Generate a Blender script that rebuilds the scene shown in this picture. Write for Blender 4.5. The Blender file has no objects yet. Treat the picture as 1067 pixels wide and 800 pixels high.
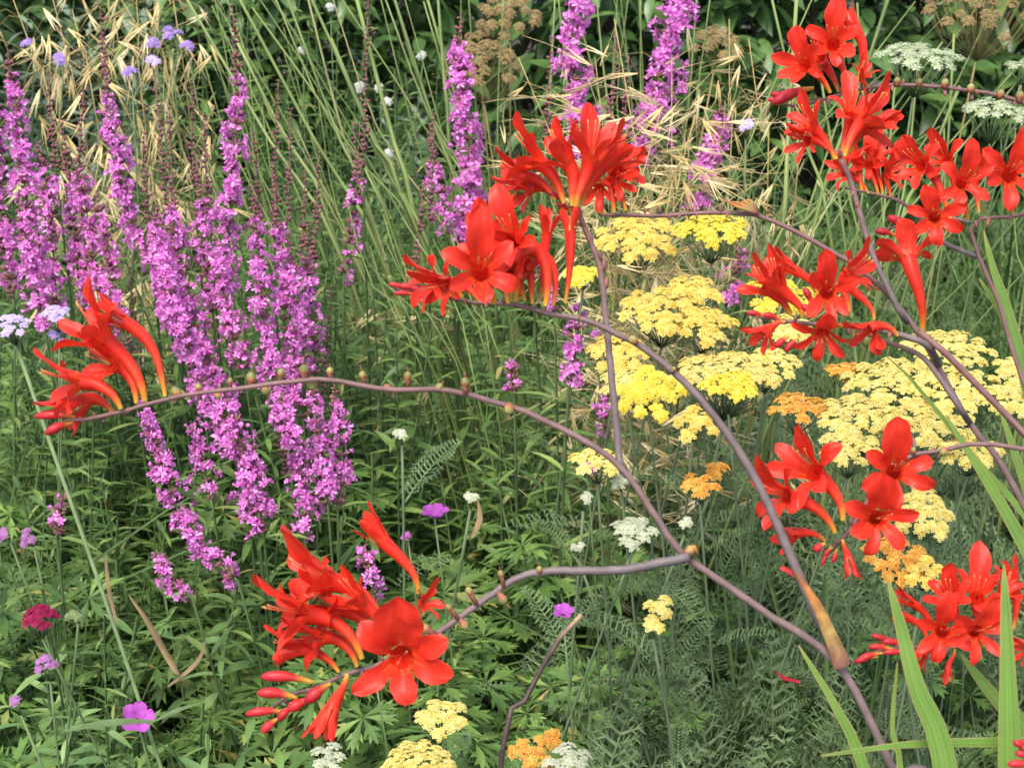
import bpy, math, random
import numpy as np
from mathutils import Vector, Matrix

random.seed(7)
rng = np.random.default_rng(7)
R = math.radians
C = bpy.context.scene
COL = C.collection

# ------------------------------------------------------------------ camera, sky, sun, exposure
CAM_Z, PITCH, FPX = 1.35, 22.0, 1642.0          # focal length in photo pixels (1067 wide)
cam_d = bpy.data.cameras.new('camera')
cam = bpy.data.objects.new('camera', cam_d)
COL.objects.link(cam)
cam.location = (0, 0, CAM_Z)
cam.rotation_euler = (R(90 - PITCH), 0, 0)
cam_d.sensor_width = 36.0
cam_d.lens = 36.0 * FPX / 1067.0
cam_d.clip_start, cam_d.clip_end = 0.02, 500
cam_d.dof.use_dof = True
cam_d.dof.focus_distance = 1.42
cam_d.dof.aperture_fstop = 17.0
C.camera = cam

w = bpy.data.worlds.new('World'); C.world = w; w.use_nodes = True
SUN_EL, SUN_AZ = 62.0, 205.0                     # azimuth clockwise from +Y: behind the camera, a little left
nt = w.node_tree
sky = nt.nodes.new('ShaderNodeTexSky'); sky.sky_type = 'NISHITA'; sky.sun_disc = False
sky.sun_elevation = R(SUN_EL); sky.sun_rotation = R(SUN_AZ)
sky.air_density = 1.0; sky.dust_density = 3.0; sky.ozone_density = 1.0
bg = nt.nodes['Background']; bg.inputs['Strength'].default_value = 0.15
nt.links.new(sky.outputs[0], bg.inputs['Color'])
sd = bpy.data.lights.new('sun', 'SUN'); sd.energy = 1.5; sd.angle = R(28); sd.color = (1.0, .95, .85)
so = bpy.data.objects.new('sun', sd); COL.objects.link(so)
sv = Vector((math.sin(R(SUN_AZ)) * math.cos(R(SUN_EL)), math.cos(R(SUN_AZ)) * math.cos(R(SUN_EL)), math.sin(R(SUN_EL))))
so.rotation_euler = sv.to_track_quat('Z', 'Y').to_euler()
C.view_settings.view_transform = 'Standard'; C.view_settings.look = 'None'
C.view_settings.exposure = 1.28; C.view_settings.gamma = 1.0
C.render.engine = 'CYCLES'
C.cycles.max_bounces = 5; C.cycles.transparent_max_bounces = 4
C.cycles.use_denoising = True

# ------------------------------------------------------------------ frames
CR = Vector((1, 0, 0))
CF = Vector((0, math.cos(R(PITCH)), -math.sin(R(PITCH))))
CU = Vector((0, math.sin(R(PITCH)), math.cos(R(PITCH))))
EYE = Vector((0, 0, CAM_Z))
def P(px, py, d):
    """where the photo's point (px, py) lies in the bed, d metres ahead of the viewer"""
    return EYE + CF * d + CR * ((px - 533.5) / FPX * d) + CU * ((400 - py) / FPX * d)
def V(r, u, c):
    return CR * r + CU * u - CF * c
def proj(p):
    q = p - EYE; d = q.dot(CF)
    return 533.5 + q.dot(CR) / d * FPX, 400 - q.dot(CU) / d * FPX, d
def rnd(a, b): return random.uniform(a, b)
def basis(z, roll=None, up=None):
    z = z.normalized()
    if up is None:
        up = Vector((0, 0, 1)) if abs(z.z) < .95 else Vector((0, 1, 0))
    x = up.cross(z)
    if x.length < 1e-5: x = Vector((1, 0, 0))
    x.normalize(); y = z.cross(x)
    m = Matrix((x, y, z)).transposed()
    if roll is not None: m = m @ Matrix.Rotation(roll, 3, 'Z')
    return m

# ------------------------------------------------------------------ meshes
class MB:
    def __init__(s): s.v = []; s.f = []; s.t = []
    def grid(s, rows, ts, close=False):
        o = len(s.v); n = len(rows[0])
        for r_, t in zip(rows, ts):
            for p in r_: s.v.append(p); s.t.append(t)
        for i in range(len(rows) - 1):
            for j in range(n if close else n - 1):
                k = (j + 1) % n
                s.f.append((o + i * n + j, o + i * n + k, o + (i + 1) * n + k, o + (i + 1) * n + j))
    def tube(s, pts, rad, n=6, ts=None, cap=True):
        m = len(pts)
        if ts is None: ts = [i / (m - 1) for i in range(m)]
        rows = []; x = None
        for i, p in enumerate(pts):
            tan = (pts[min(i + 1, m - 1)] - pts[max(i - 1, 0)])
            tan = tan.normalized() if tan.length > 1e-9 else Vector((0, 0, 1))
            if x is None: x = tan.orthogonal().normalized()
            else:
                x = x - tan * x.dot(tan); x = x.normalized() if x.length > 1e-6 else tan.orthogonal().normalized()
            y = tan.cross(x); r_ = rad[i] if hasattr(rad, '__len__') else rad
            rows.append([p + (x * math.cos(a) + y * math.sin(a)) * r_ for a in [2 * math.pi * k / n for k in range(n)]])
        o = len(s.v); s.grid(rows, ts, True)
        if cap:
            s.f.append(tuple(o + k for k in reversed(range(n))))
            s.f.append(tuple(o + (m - 1) * n + k for k in range(n)))
    def blob(s, c, ax, ra, rb, t=(0, 1), n=7, m=5):
        """ellipsoid about c, long half-axis ax (unit)*ra, other half-axes rb"""
        pts = [c + ax * (-ra * math.cos(math.pi * i / m)) for i in range(m + 1)]
        rad = [max(rb * math.sin(math.pi * i / m), rb * .04) for i in range(m + 1)]
        s.tube(pts, rad, n, [t[0] + (t[1] - t[0]) * i / m for i in range(m + 1)], True)
    def add(s, tv, tf, M, tt=None, t=0):
        o = len(s.v)
        for i, p in enumerate(tv):
            s.v.append(M @ Vector(p)); s.t.append(tt[i] if tt else t)
        for f in tf: s.f.append(tuple(o + i for i in f))
    def mesh(s, name, mat, off=Vector((0, 0, 0)), smooth=True):
        me = bpy.data.meshes.new(name)
        me.from_pydata([tuple(Vector(p) - off) for p in s.v], [], s.f)
        a = me.attributes.new('t', 'FLOAT', 'POINT'); a.data.foreach_set('value', s.t)
        me.materials.append(mat)
        if smooth: me.polygons.foreach_set('use_smooth', [True] * len(me.polygons))
        me.update()
        return me
    def build(s, name, mat, parent=None, root=None, smooth=True):
        off = root.location if root is not None else (parent.location if parent is not None else Vector((0, 0, 0)))
        return link(name, s.mesh(name, mat, off, smooth), parent)

def link(name, me, parent=None):
    o = bpy.data.objects.new(name, me); COL.objects.link(o)
    if parent is not None: o.parent = parent
    return o
def tag(o, label, cat, group=None, kind=None):
    if label: o['label'] = label
    if cat: o['category'] = cat
    if group: o['group'] = group
    if kind: o['kind'] = kind
    return o
def thing(name, loc, label, cat, group=None):
    o = bpy.data.objects.new(name, None); COL.objects.link(o)
    o.empty_display_size = .02; o.location = loc
    return tag(o, label, cat, group)

def spline(pts, n):
    """Catmull-Rom through pts (Vectors)"""
    pts = [Vector(p) for p in pts]
    if len(pts) == 2:
        return [pts[0].lerp(pts[1], i / (n - 1)) for i in range(n)]
    q = [pts[0] * 2 - pts[1]] + pts + [pts[-1] * 2 - pts[-2]]
    L = [0]
    for i in range(1, len(pts)): L.append(L[-1] + (pts[i] - pts[i - 1]).length)
    out = []
    for i in range(n):
        s_ = L[-1] * i / (n - 1); k = 0
        while k < len(pts) - 2 and s_ > L[k + 1]: k += 1
        u = (s_ - L[k]) / max(L[k + 1] - L[k], 1e-9)
        a, b, c, d = q[k], q[k + 1], q[k + 2], q[k + 3]
        out.append(.5 * ((2 * b) + (c - a) * u + (2 * a - 5 * b + 4 * c - d) * u * u + (3 * b - a - 3 * c + d) * u ** 3))
    return out

# ------------------------------------------------------------------ materials
def material(name, stops, fac='island', rough=.5, transl=.25, spec=.35, noise=0.0, nscale=60, bump=0.0, attr_stops=None, sheen=0, vary=.0):
    """stops: colour ramp read by a per-leaf / per-object random number or by the attribute t"""
    m = bpy.data.materials.new(name); m.use_nodes = True
    n = m.node_tree.nodes; l = m.node_tree.links
    pb = n['Principled BSDF']; pb.inputs['Roughness'].default_value = rough
    pb.inputs['Specular IOR Level'].default_value = spec
    ramp = n.new('ShaderNodeValToRGB'); cr = ramp.color_ramp
    while len(cr.elements) < len(stops): cr.elements.new(.5)
    for e, (p_, c_) in zip(cr.elements, stops): e.position = p_; e.color = (*c_, 1)
    if fac == 'island': src = n.new('ShaderNodeNewGeometry').outputs['Random Per Island']
    elif fac == 'object': src = n.new('ShaderNodeObjectInfo').outputs['Random']
    elif fac == 't':
        an = n.new('ShaderNodeAttribute'); an.attribute_name = 't'; src = an.outputs['Fac']
    l.new(src, ramp.inputs[0]); col = ramp.outputs[0]
    tc = n.new('ShaderNodeTexCoord')
    if vary:
        r2 = n.new('ShaderNodeObjectInfo' if fac != 'object' else 'ShaderNodeNewGeometry')
        hs = n.new('ShaderNodeHueSaturation'); mr = n.new('ShaderNodeMapRange')
        mr.inputs[3].default_value = 1 - vary; mr.inputs[4].default_value = 1 + vary
        l.new(r2.outputs['Random' if fac != 'object' else 'Random Per Island'], mr.inputs[0]); l.new(mr.outputs[0], hs.inputs['Value'])
        l.new(col, hs.inputs['Color']); col = hs.outputs[0]
    if noise:
        tx = n.new('ShaderNodeTexNoise'); tx.inputs['Scale'].default_value = nscale; tx.inputs['Detail'].default_value = 4
        l.new(tc.outputs['Object'], tx.inputs['Vector'])
        hs = n.new('ShaderNodeHueSaturation'); mr = n.new('ShaderNodeMapRange')
        mr.inputs[1].default_value = .3; mr.inputs[2].default_value = .7
        mr.inputs[3].default_value = 1 - noise; mr.inputs[4].default_value = 1 + noise
        l.new(tx.outputs[0], mr.inputs[0]); l.new(mr.outputs[0], hs.inputs['Value'])
        l.new(col, hs.inputs['Color']); col = hs.outputs[0]
    l.new(col, pb.inputs['Base Color'])
    if bump:
        tb = n.new('ShaderNodeTexNoise'); tb.inputs['Scale'].default_value = nscale * 4
        l.new(tc.outputs['Object'], tb.inputs['Vector'])
        bn = n.new('ShaderNodeBump'); bn.inputs['Strength'].default_value = bump; bn.inputs['Distance'].default_value = .002
        l.new(tb.outputs[0], bn.inputs['Height']); l.new(bn.outputs[0], pb.inputs['Normal'])
    if transl:
        tr = n.new('ShaderNodeBsdfTranslucent'); mx = n.new('ShaderNodeMixShader'); mx.inputs[0].default_value = transl
        l.new(col, tr.inputs['Color']); l.new(pb.outputs[0], mx.inputs[1]); l.new(tr.outputs[0], mx.inputs[2])
        l.new(mx.outputs[0], n['Material Output'].inputs[0])
    return m

RED = material('petal_scarlet', [(0, (.72, .34, .03)), (.3, (.72, .19, .018)), (.62, (.76, .045, .018)), (.85, (.74, .032, .017)), (1, (.78, .046, .022))], 't', .42, .3, .3, noise=.14, nscale=130, bump=.12, vary=.1)
REDBACK = material('tube_scarlet', [(0, (.55, .36, .05)), (.10, (.66, .24, .025)), (.26, (.70, .065, .018)), (.6, (.72, .034, .014)), (1, (.74, .03, .014))], 't', .42, .22, .3, noise=.14, nscale=130, vary=.1)
BUDRED = material('bud_red', [(0, (.5, .34, .05)), (.22, (.55, .2, .03)), (.4, (.5, .03, .025)), (1, (.42, .018, .03))], 't', .4, .12, .3, noise=.2, nscale=150, vary=.2)
STAMEN = material('stamen_orange', [(0, (.75, .07, .03)), (.7, (.78, .16, .07)), (1, (.70, .36, .12))], 't', .5, .25)
STALK = material('stalk_purple', [(0, (.125, .105, .10)), (.5, (.165, .118, .112)), (1, (.18, .09, .08))], 't', .5, 0, .3, noise=.22, nscale=90, bump=.12)
SHEATH = material('sheath_rust', [(0, (.2, .08, .06)), (.35, (.3, .2, .06)), (.7, (.42, .16, .04)), (1, (.2, .08, .04))], 't', .55, .15, noise=.35, nscale=150)
POD = material('pod_green', [(0, (.26, .07, .04)), (.4, (.34, .13, .05)), (.62, (.2, .25, .07)), (.82, (.26, .2, .06)), (1, (.34, .09, .05))], 't', .5, .08, noise=.3, nscale=220, vary=.25)
BRACT = material('bract_brown', [(0, (.19, .09, .09)), (1, (.3, .12, .07))], 'island', .6, .1)
PINK = material('loosestrife_pink', [(0, (.53, .10, .41)), (.4, (.70, .17, .55)), (.8, (.78, .26, .65)), (1, (.84, .40, .75))], 'island', .55, .3, .2, vary=.15)
CALYX = material('calyx_maroon', [(0, (.17, .06, .07)), (.6, (.24, .08, .10)), (1, (.22, .15, .08))], 'island', .6, .1)
LSTEM = material('loosestrife_stalk', [(0, (.06, .11, .03)), (.5, (.08, .11, .04)), (1, (.2, .08, .08))], 't', .6, 0)
LANCE = material('leaf_lance', [(0, (.058, .118, .028)), (.5, (.10, .18, .04)), (.85, (.15, .235, .056)), (.97, (.23, .31, .085)), (1, (.36, .27, .09))], 'island', .45, .3, .35, noise=.2, vary=.18)
GERAN = material('leaf_cranesbill', [(0, (.07, .14, .032)), (.55, (.118, .212, .048)), (.86, (.16, .27, .062)), (.965, (.23, .345, .085)), (1, (.34, .28, .08))], 'island', .5, .3, .3, noise=.22, vary=.2)
FERN = material('leaf_yarrow', [(0, (.085, .135, .055)), (.6, (.135, .20, .08)), (1, (.2, .27, .12))], 'island', .6, .25, .25, noise=.2, vary=.15)
GRASS = material('leaf_grass', [(0, (.06, .12, .03)), (.6, (.12, .2, .055)), (.9, (.18, .27, .085)), (1, (.32, .28, .13))], 'island', .5, .3, .3, noise=.15, vary=.2)
DARK = material('leaf_shrub', [(0, (.048, .105, .026)), (.7, (.085, .165, .042)), (1, (.14, .24, .062))], 'island', .35, .2, .45, noise=.2, vary=.15)
GREYLEAF = material('leaf_grey', [(0, (.12, .17, .12)), (1, (.2, .26, .18))], 'island', .65, .2, .2)
SWORD = material('leaf_sword', [(0, (.10, .21, .032)), (.45, (.14, .27, .042)), (.85, (.21, .33, .06)), (1, (.26, .17, .07))], 't', .42, .3, .35, noise=.12, nscale=25)
EDGE = material('leaf_margin', [(0, (.26, .31, .08)), (1, (.34, .28, .09))], 't', .5, .2)
CULM = material('grass_stalk_green', [(0, (.13, .18, .05)), (.65, (.20, .255, .075)), (.9, (.22, .27, .10)), (1, (.32, .28, .13))], 'object', .5, .1, .3, noise=.35, nscale=14)
STRAW = material('spikelet_straw', [(0, (.64, .49, .21)), (.6, (.76, .61, .31)), (1, (.84, .73, .45))], 'object', .5, .3, .3, vary=.15)
STRAWSTEM = material('straw_stalk', [(0, (.3, .28, .11)), (1, (.5, .36, .14))], 't', .55, .1)
DRY = material('dry_leaf', [(0, (.2, .13, .065)), (1, (.3, .21, .11))], 'island', .7, .2, noise=.3)
DARKSTALK = material('stalk_dark_brown', [(0, (.06, .035, .03)), (.95, (.075, .045, .038)), (1, (.3, .2, .12))], 't', .5, 0, noise=.4, nscale=120)
GSTEM = material('stalk_green', [(0, (.10, .16, .055)), (1, (.16, .22, .09))], 't', .55, .05, noise=.2)
GREYSTEM = material('stalk_grey_green', [(0, (.10, .145, .07)), (1, (.15, .20, .10))], 't', .65, .05)
def heads(name, a, b, c): return material(name, [(0, a), (.6, b), (1, c)], 'island', .65, .25, .15, vary=.12)
YEL = {
 'pale': heads('yarrow_pale_yellow', (.66, .49, .10), (.79, .66, .19), (.85, .77, .34)),
 'bright': heads('yarrow_bright_yellow', (.72, .52, .04), (.78, .64, .07), (.82, .70, .16)),
 'gold': heads('yarrow_gold', (.68, .44, .07), (.78, .58, .12), (.83, .71, .23)),
 'orange': heads('yarrow_orange', (.66, .25, .04), (.74, .38, .06), (.78, .52, .14)),
 'white': heads('yarrow_greenish_white', (.42, .46, .28), (.56, .58, .40), (.66, .68, .52)),
 'umbel': heads('umbel_white', (.42, .5, .28), (.56, .62, .38), (.72, .75, .55)),
 'brown': heads('umbel_brown', (.22, .15, .06), (.34, .24, .10), (.44, .33, .16)),
 'violet': heads('vervain_violet', (.30, .17, .48), (.42, .27, .62), (.6, .46, .75)),
 'lilac': heads('vervain_lilac', (.5, .36, .66), (.62, .5, .76), (.76, .68, .85)),
 'crimson': heads('scabious_crimson', (.22, .008, .04), (.32, .014, .07), (.4, .035, .12)),
 'mauve': heads('scabious_mauve', (.32, .10, .30), (.42, .17, .40), (.52, .28, .5)),
 'seed': heads('scabious_seed', (.16, .22, .08), (.24, .3, .12), (.3, .36, .16)),
 'bud': heads('campion_bud', (.5, .52, .42), (.62, .64, .55), (.7, .72, .66)),
}
CRANE = material('cranesbill_magenta', [(0, (.36, .05, .36)), (1, (.52, .12, .5))], 'island', .5, .3, .25)
soil = bpy.data.materials.new('soil_dark'); soil.use_nodes = True
_n = soil.node_tree.nodes; _t = _n.new('ShaderNodeTexNoise'); _t.inputs['Scale'].default_value = 24; _t.inputs['Detail'].default_value = 8
_r = _n.new('ShaderNodeValToRGB'); _r.color_ramp.elements[0].color = (.022, .016, .010, 1); _r.color_ramp.elements[1].color = (.075, .055, .035, 1)
_tc = _n.new('ShaderNodeTexCoord'); soil.node_tree.links.new(_tc.outputs['Object'], _t.inputs['Vector'])
soil.node_tree.links.new(_t.outputs[0], _r.inputs[0]); soil.node_tree.links.new(_r.outputs[0], _n['Principled BSDF'].inputs['Base Color'])
_n['Principled BSDF'].inputs['Roughness'].default_value = .95

# ------------------------------------------------------------------ ground
g = MB(); N = 60
def gc(i):                                  # fine near the bed, reaching far out
    u = i / N * 2 - 1
    return math.copysign(abs(u) ** 4 * 120 + abs(u) * 4, u)
g.grid([[Vector((gc(j), gc(i) + 2, .02 * math.sin(gc(j) * 7) * math.cos(gc(i) * 6) if abs(gc(i)) < 8 else 0)) for j in range(N + 1)] for i in range(N + 1)], [0] * (N + 1))
tag(g.build('ground', soil), 'dark bare soil of the flower bed under the plants', 'ground', kind='structure')

# ------------------------------------------------------------------ leaf templates: (verts, faces) base at origin, blade along +Y, face +Z
def T_lance(L=1.0, W=.22, bend=-.25, fold=.12, nr=5):
    vs, fs = [], []
    for i in range(nr + 1):
        t = i / nr; wd = W * .5 * (math.sin(math.pi * min(1, t * .93 + .07)) ** .8); wd = max(wd, .004)
        z = bend * t * t * L
        for x, dz in ((-wd, fold * wd * 2), (0, 0), (wd, fold * wd * 2)): vs.append((x, t * L, z + dz))
    for i in range(nr):
        for j in range(2):
            a = i * 3 + j; fs.append((a, a + 1, a + 4, a + 3))
    return vs, fs
def T_strap(W=.02, bend=-.35, nr=8, tw=0.0):
    vs, fs = [], []
    for i in range(nr + 1):
        t = i / nr; wd = W * .5 * (1 - t ** 2.2) + .0006; a = tw * t
        z = bend * t * t * 1.0; y = t - .25 * abs(bend) * t ** 3
        for x in (-wd, 0, wd): vs.append((x * math.cos(a), y, z + x * math.sin(a) + (abs(x) * .4)))
    for i in range(nr):
        for j in range(2):
            a = i * 3 + j; fs.append((a, a + 1, a + 4, a + 3))
    return vs, fs
def T_palm(seed):
    """deeply cut round leaf: seven lobes, each cut again; radius 1"""
    rr = random.Random(seed); vs, fs = [(0, 0, 0)], []
    for k in range(7):
        a = R(-132 + 44 * k) + rr.uniform(-.06, .06); L = rr.uniform(.82, 1.0) * (1 - .12 * abs(k - 3) / 3)
        c, s_ = math.sin(a), math.cos(a)
        droop = rr.uniform(-.28, -.08)
        def pt(r_, x, up=0):
            return (c * r_ * L + s_ * x, s_ * r_ * L - c * x, droop * (r_ ** 2) + .10 * r_ + up)
        o = len(vs)
        ww = .10
        rows = [(.0, .0), (.3, .05), (.52, ww), (.74, ww * .75), (1.0, .012)]
        for r_, x in rows:
            vs += [pt(r_, -x, x * .25), pt(r_, 0), pt(r_, x, x * .25)]
        for i in range(4):
            for j in range(2):
                q = o + i * 3 + j; fs.append((q, q + 1, q + 4, q + 3))
        for sg in (-1, 1):                       # side teeth
            for r0, r1, xo in ((.42, .60, .235), (.62, .82, .17)):
                m = len(vs)
                vs += [pt(r0, sg * .055), pt(r0 + .08, sg * xo * .62, .02), pt(r1 + .12, sg * xo, .015), pt(r1 - .02, sg * .05)]
                fs.append((m, m + 1, m + 2, m + 3) if sg < 0 else (m + 3, m + 2, m + 1, m))
    return vs, fs
def T_frond(seed, n=17):
    """feathery leaf, length 1: a midrib with toothed leaflets standing a little upward"""
    rr = random.Random(seed); vs, fs = [], []
    bend = rr.uniform(-.45, -.1); lat = rr.uniform(-.12, .12)
    def mid(t): return Vector((lat * t * t, t, bend * t * t + .1 * t))
    for i in range(8):
        t = i / 8; t2 = (i + 1) / 8; o = len(vs); wd = .009 * (1.1 - t)
        p, q = mid(t), mid(t2)
        vs += [(p.x - wd, p.y, p.z), (p.x + wd, p.y, p.z), (q.x + wd, q.y, q.z), (q.x - wd, q.y, q.z)]
        fs.append((o, o + 1, o + 2, o + 3))
    for i in range(n):
        t = .12 + .86 * i / (n - 1)
        L = .155 * math.sin(math.pi * min(1, (t * .82 + .13))) + .01
        for sg in (-1, 1):
            b = mid(t); d = Vector((sg * .88, .42, rr.uniform(.05, .5))).normalized(); d2 = Vector((-d.y * sg, abs(d.x), 0)) * sg
            nrm = Vector((0, .35, 1))
            def quad(p0, dd, ln, wd):
                o = len(vs); sdv = dd.cross(nrm).normalized() * wd
                for q in (p0 - sdv, p0 + sdv, p0 + dd * ln + sdv * .25, p0 + dd * ln - sdv * .25): vs.append(tuple(q))
                fs.append((o, o + 1, o + 2, o + 3))
            quad(b, d, L, .0085)
            for u, sgn in ((.35, 1), (.5, -1), (.68, 1), (.8, -1)):
                dd = (d + Vector((0, .9 * sgn, .35 * sgn * rr.uniform(-.5, 1)))).normalized()
                quad(b + d * L * u, dd, L * .36, .007)
    return vs, fs
LEAF = [T_lance(W=.24, bend=b, fold=.15) for b in (-.15, -.35, -.55)]
NARROW = [T_lance(W=.15, bend=b, fold=.2, nr=4) for b in (-.1, -.3)]
BROAD = [T_lance(W=.36, bend=b, fold=.14) for b in (-.2, -.45)]
PALM = [T_palm(i) for i in range(5)]
FROND = [T_frond(i) for i in range(5)]
STRAP = [T_strap(.014, b, tw=t) for b, t in ((-.2, .6), (-.45, -.8), (-.75, .4), (-.1, 0))]

class FM:
    """fast joining of many leaf templates"""
    def __init__(s): s.V = []; s.F = []; s.n = 0
    def leaf(s, T, M3, loc, sx=1.0, sy=None):
        tv = np.asarray(T[0], float)
        if sy is None: sy = sx
        tv = tv * np.array([sx, sy, sy])
        s.V.append(tv @ np.asarray(M3).T + np.asarray(loc)[None, :])
        s.F += [tuple(i + s.n for i in f) for f in T[1]]; s.n += len(tv)
    def strip(s, pts, r_):
        b = MB(); b.tube([Vector(p) for p in pts], r_, 3, cap=False)
        s.V.append(np.array([tuple(v) for v in b.v])); s.F += [tuple(i + s.n for i in f) for f in b.f]; s.n += len(b.v)
    def mesh(s, name, mat):
        me = bpy.data.meshes.new(name)
        me.from_pydata(np.concatenate(s.V).tolist(), [], s.F); me.materials.append(mat)
        me.polygons.foreach_set('use_smooth', [True] * len(me.polygons)); me.update()
        return me
def leafM(az, tilt, roll=0.0):
    """blade pointing to azimuth az, tip lifted by tilt, rolled about itself"""
    return Matrix.Rotation(az, 3, 'Z') @ Matrix.Rotation(tilt, 3, 'X') @ Matrix.Rotation(roll, 3, 'Y')

# ------------------------------------------------------------------ foliage plants (meshes shared by the copies)
def cranesbill_meshes(k):
    fo, st = FM(), FM()
    for i in range(78):
        az = rnd(0, 6.283); rr_ = .24 * math.sqrt(rnd(.02, 1)); h = rnd(.16, .44) * (1 - .35 * (rr_ / .24) ** 2) + .03
        p = Vector((math.cos(az) * rr_, math.sin(az) * rr_, h))
        st.strip([(p.x * .15, p.y * .15, 0), (p.x * .5, p.y * .5, h * .65), tuple(p)], .0014)
        az2 = az - math.pi / 2 + rnd(-.6, .6)
        fo.leaf(PALM[i % 5], leafM(az2, rnd(-.45, .45), rnd(-.4, .4)), p, rnd(.032, .064))
    return fo.mesh('cranesbill_foliage', GERAN), st.mesh('cranesbill_stalks', GSTEM)
def yarrow_meshes(k):
    fo = FM()
    for i in range(64):
        az = rnd(0, 6.283); el = rnd(.35, 1.35); L = rnd(.13, .24)
        b = Vector((rnd(-.12, .12), rnd(-.12, .12), rnd(.0, .28)))
        fo.leaf(FROND[i % 5], leafM(az, el * .8, rnd(-.5, .5)), b, L)
    return (fo.mesh('yarrow_foliage', FERN), None)
def leafy_meshes(k, tpl=NARROW, mat=LANCE, H=.5, ns=11, lw=.045, sp=.13):
    fo, st = FM(), FM()
    for s_ in range(ns):
        x, y = rnd(-sp, sp), rnd(-sp, sp); h = H * rnd(.65, 1.1); lx, ly = rnd(-.1, .1), rnd(-.1, .1)
        path = [Vector((x + lx * t * t, y + ly * t * t, h * t)) for t in (0, .33, .66, 1)]
        st.strip([tuple(p) for p in path], .0016)
        n = int(h / .022)
        for i in range(n):
            t = .12 + .88 * i / n; p = Vector((x + lx * t * t, y + ly * t * t, h * t))
            for q in (0, 1):
                az = i * 1.57 + q * math.pi + rnd(-.4, .4)
                fo.leaf(random.choice(tpl), leafM(az, rnd(-.1, .75), rnd(-.5, .5)), p, lw * rnd(.7, 1.15) * (1.1 - .45 * t))
    return fo.mesh('leafy_foliage', mat), st.mesh('leafy_stalks', GSTEM)
def tuft_meshes(k, H=.55, n=85, mat=GRASS):
    fo = FM()
    for i in range(n):
        az = rnd(0, 6.283)
        fo.leaf(random.choice(STRAP), leafM(az, rnd(.75, 1.5), rnd(-.4, .4)), (rnd(-.07, .07), rnd(-.07, .07), 0), rnd(.25, .5) * 1.0, H * rnd(.6, 1.25))
    return fo.mesh('grass_blades', mat), None
def shrub_meshes(k, H=1.1, W=.38, n=520, mat=DARK, tpl=BROAD, lw=.085):
    fo, st = FM(), FM()
    for s_ in range(9):
        a = rnd(0, 6.283); st.strip([(0, 0, 0), (math.cos(a) * W * .3, math.sin(a) * W * .3, H * .5), (math.cos(a) * W * .7, math.sin(a) * W * .7, H * rnd(.8, 1))], .005)
    for i in range(n):
        az = rnd(0, 6.283); h = H * rnd(.05, 1) ; rr_ = W * math.sqrt(rnd(.15, 1)) * math.sqrt(max(.1, 1 - (max(0, h / H - .5) * 1.7) ** 2))
        # twigs carry whorls of leaves so light and dark clumps form
        p = Vector((math.cos(az) * rr_, math.sin(az) * rr_, h))
        for q in range(3):
            fo.leaf(random.choice(tpl), leafM(az - math.pi / 2 + rnd(-1.1, 1.1), rnd(-.7, .5), rnd(-.5, .5)), p + Vector((rnd(-.02, .02), rnd(-.02, .02), rnd(-.02, .02))), lw * rnd(.6, 1.2))
    return fo.mesh('shrub_foliage', mat), st.mesh('shrub_stems', DARKSTALK)

LIB = {
 'cranesbill': [cranesbill_meshes(i) for i in range(4)],
 'yarrow': [yarrow_meshes(i) for i in range(4)],
 'leafy': [leafy_meshes(i) for i in range(4)],
 'tuft': [tuft_meshes(i) for i in range(4)],
 'shrub': [shrub_meshes(i) for i in range(3)],
 'grey': [leafy_meshes(9, LEAF, GREYLEAF, .75, 7, .09, .1)],
 'fine': [leafy_meshes(5 + i, NARROW, LANCE, .78, 10, .045, .14) for i in range(2)],
}
NAMES = {'cranesbill': ('cranesbill_plant', 'cranesbill'), 'yarrow': ('yarrow_plant', 'yarrow'), 'leafy': ('loosestrife_plant', 'loosestrife'),
         'tuft': ('grass_tuft', 'grass tuft'), 'shrub': ('leafy_shrub', 'shrub'), 'grey': ('grey_leaved_plant', 'plant'), 'fine': ('bushy_plant', 'plant')}
def plant(kind, x, y, label, group, sc=1.0, z=0.0):
    name, cat = NAMES[kind]
    r_ = thing(name, (x, y, z), label, cat, group)
    f, s_ = random.choice(LIB[kind]); a = rnd(0, 6.283)
    o = link('foliage', f, r_); o.rotation_euler.z = a; o.scale = (sc, sc, sc * rnd(.92, 1.1))
    if s_ is not None:
        o2 = link('stems', s_, r_); o2.rotation_euler.z = a; o2.scale = o.scale
    return r_

def zone(px, py):
    u = random.random()
    if px > 640 and py > 440: return 'yarrow' if u < .8 else ('tuft' if u < .9 else 'cranesbill')
    if px < 330 and py > 330: return 'leafy' if u < .32 else ('cranesbill' if u < .8 else 'tuft')
    if py > 450: return 'cranesbill' if u < .84 else ('leafy' if u < .9 else 'yarrow')
    if px > 620: return 'tuft' if u < .55 else ('yarrow' if u < .85 else 'leafy')
    if px > 330: return 'leafy' if u < .4 else ('cranesbill' if u < .7 else 'tuft')
    return 'leafy' if u < .7 else 'tuft'
ZL = {
 'cranesbill': ['clump of deeply cut green cranesbill leaves low under the loosestrife spikes', 'clump of deeply cut green cranesbill leaves between the red flowers and the yarrow', 'cranesbill clump with palm-shaped leaves among the grey yarrow fronds'],
 'yarrow': ['feathery leaved yarrow clump straying among the pink and green plants', 'feathery grey-green yarrow clump among palm-shaped cranesbill leaves', 'feathery grey-green yarrow clump below the yellow flower heads'],
 'leafy': ['narrow leaved loosestrife clump under the pink flower spikes', 'narrow leaved flowerless loosestrife clump in the middle of the bed', 'narrow leaved green clump among the yellow yarrow heads'],
 'tuft': ['tuft of thin grass blades among the loosestrife leaves', 'tuft of thin grass blades in the middle of the bed', 'tuft of thin grass blades beneath the yellow yarrow and the red stems'],
}
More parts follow.
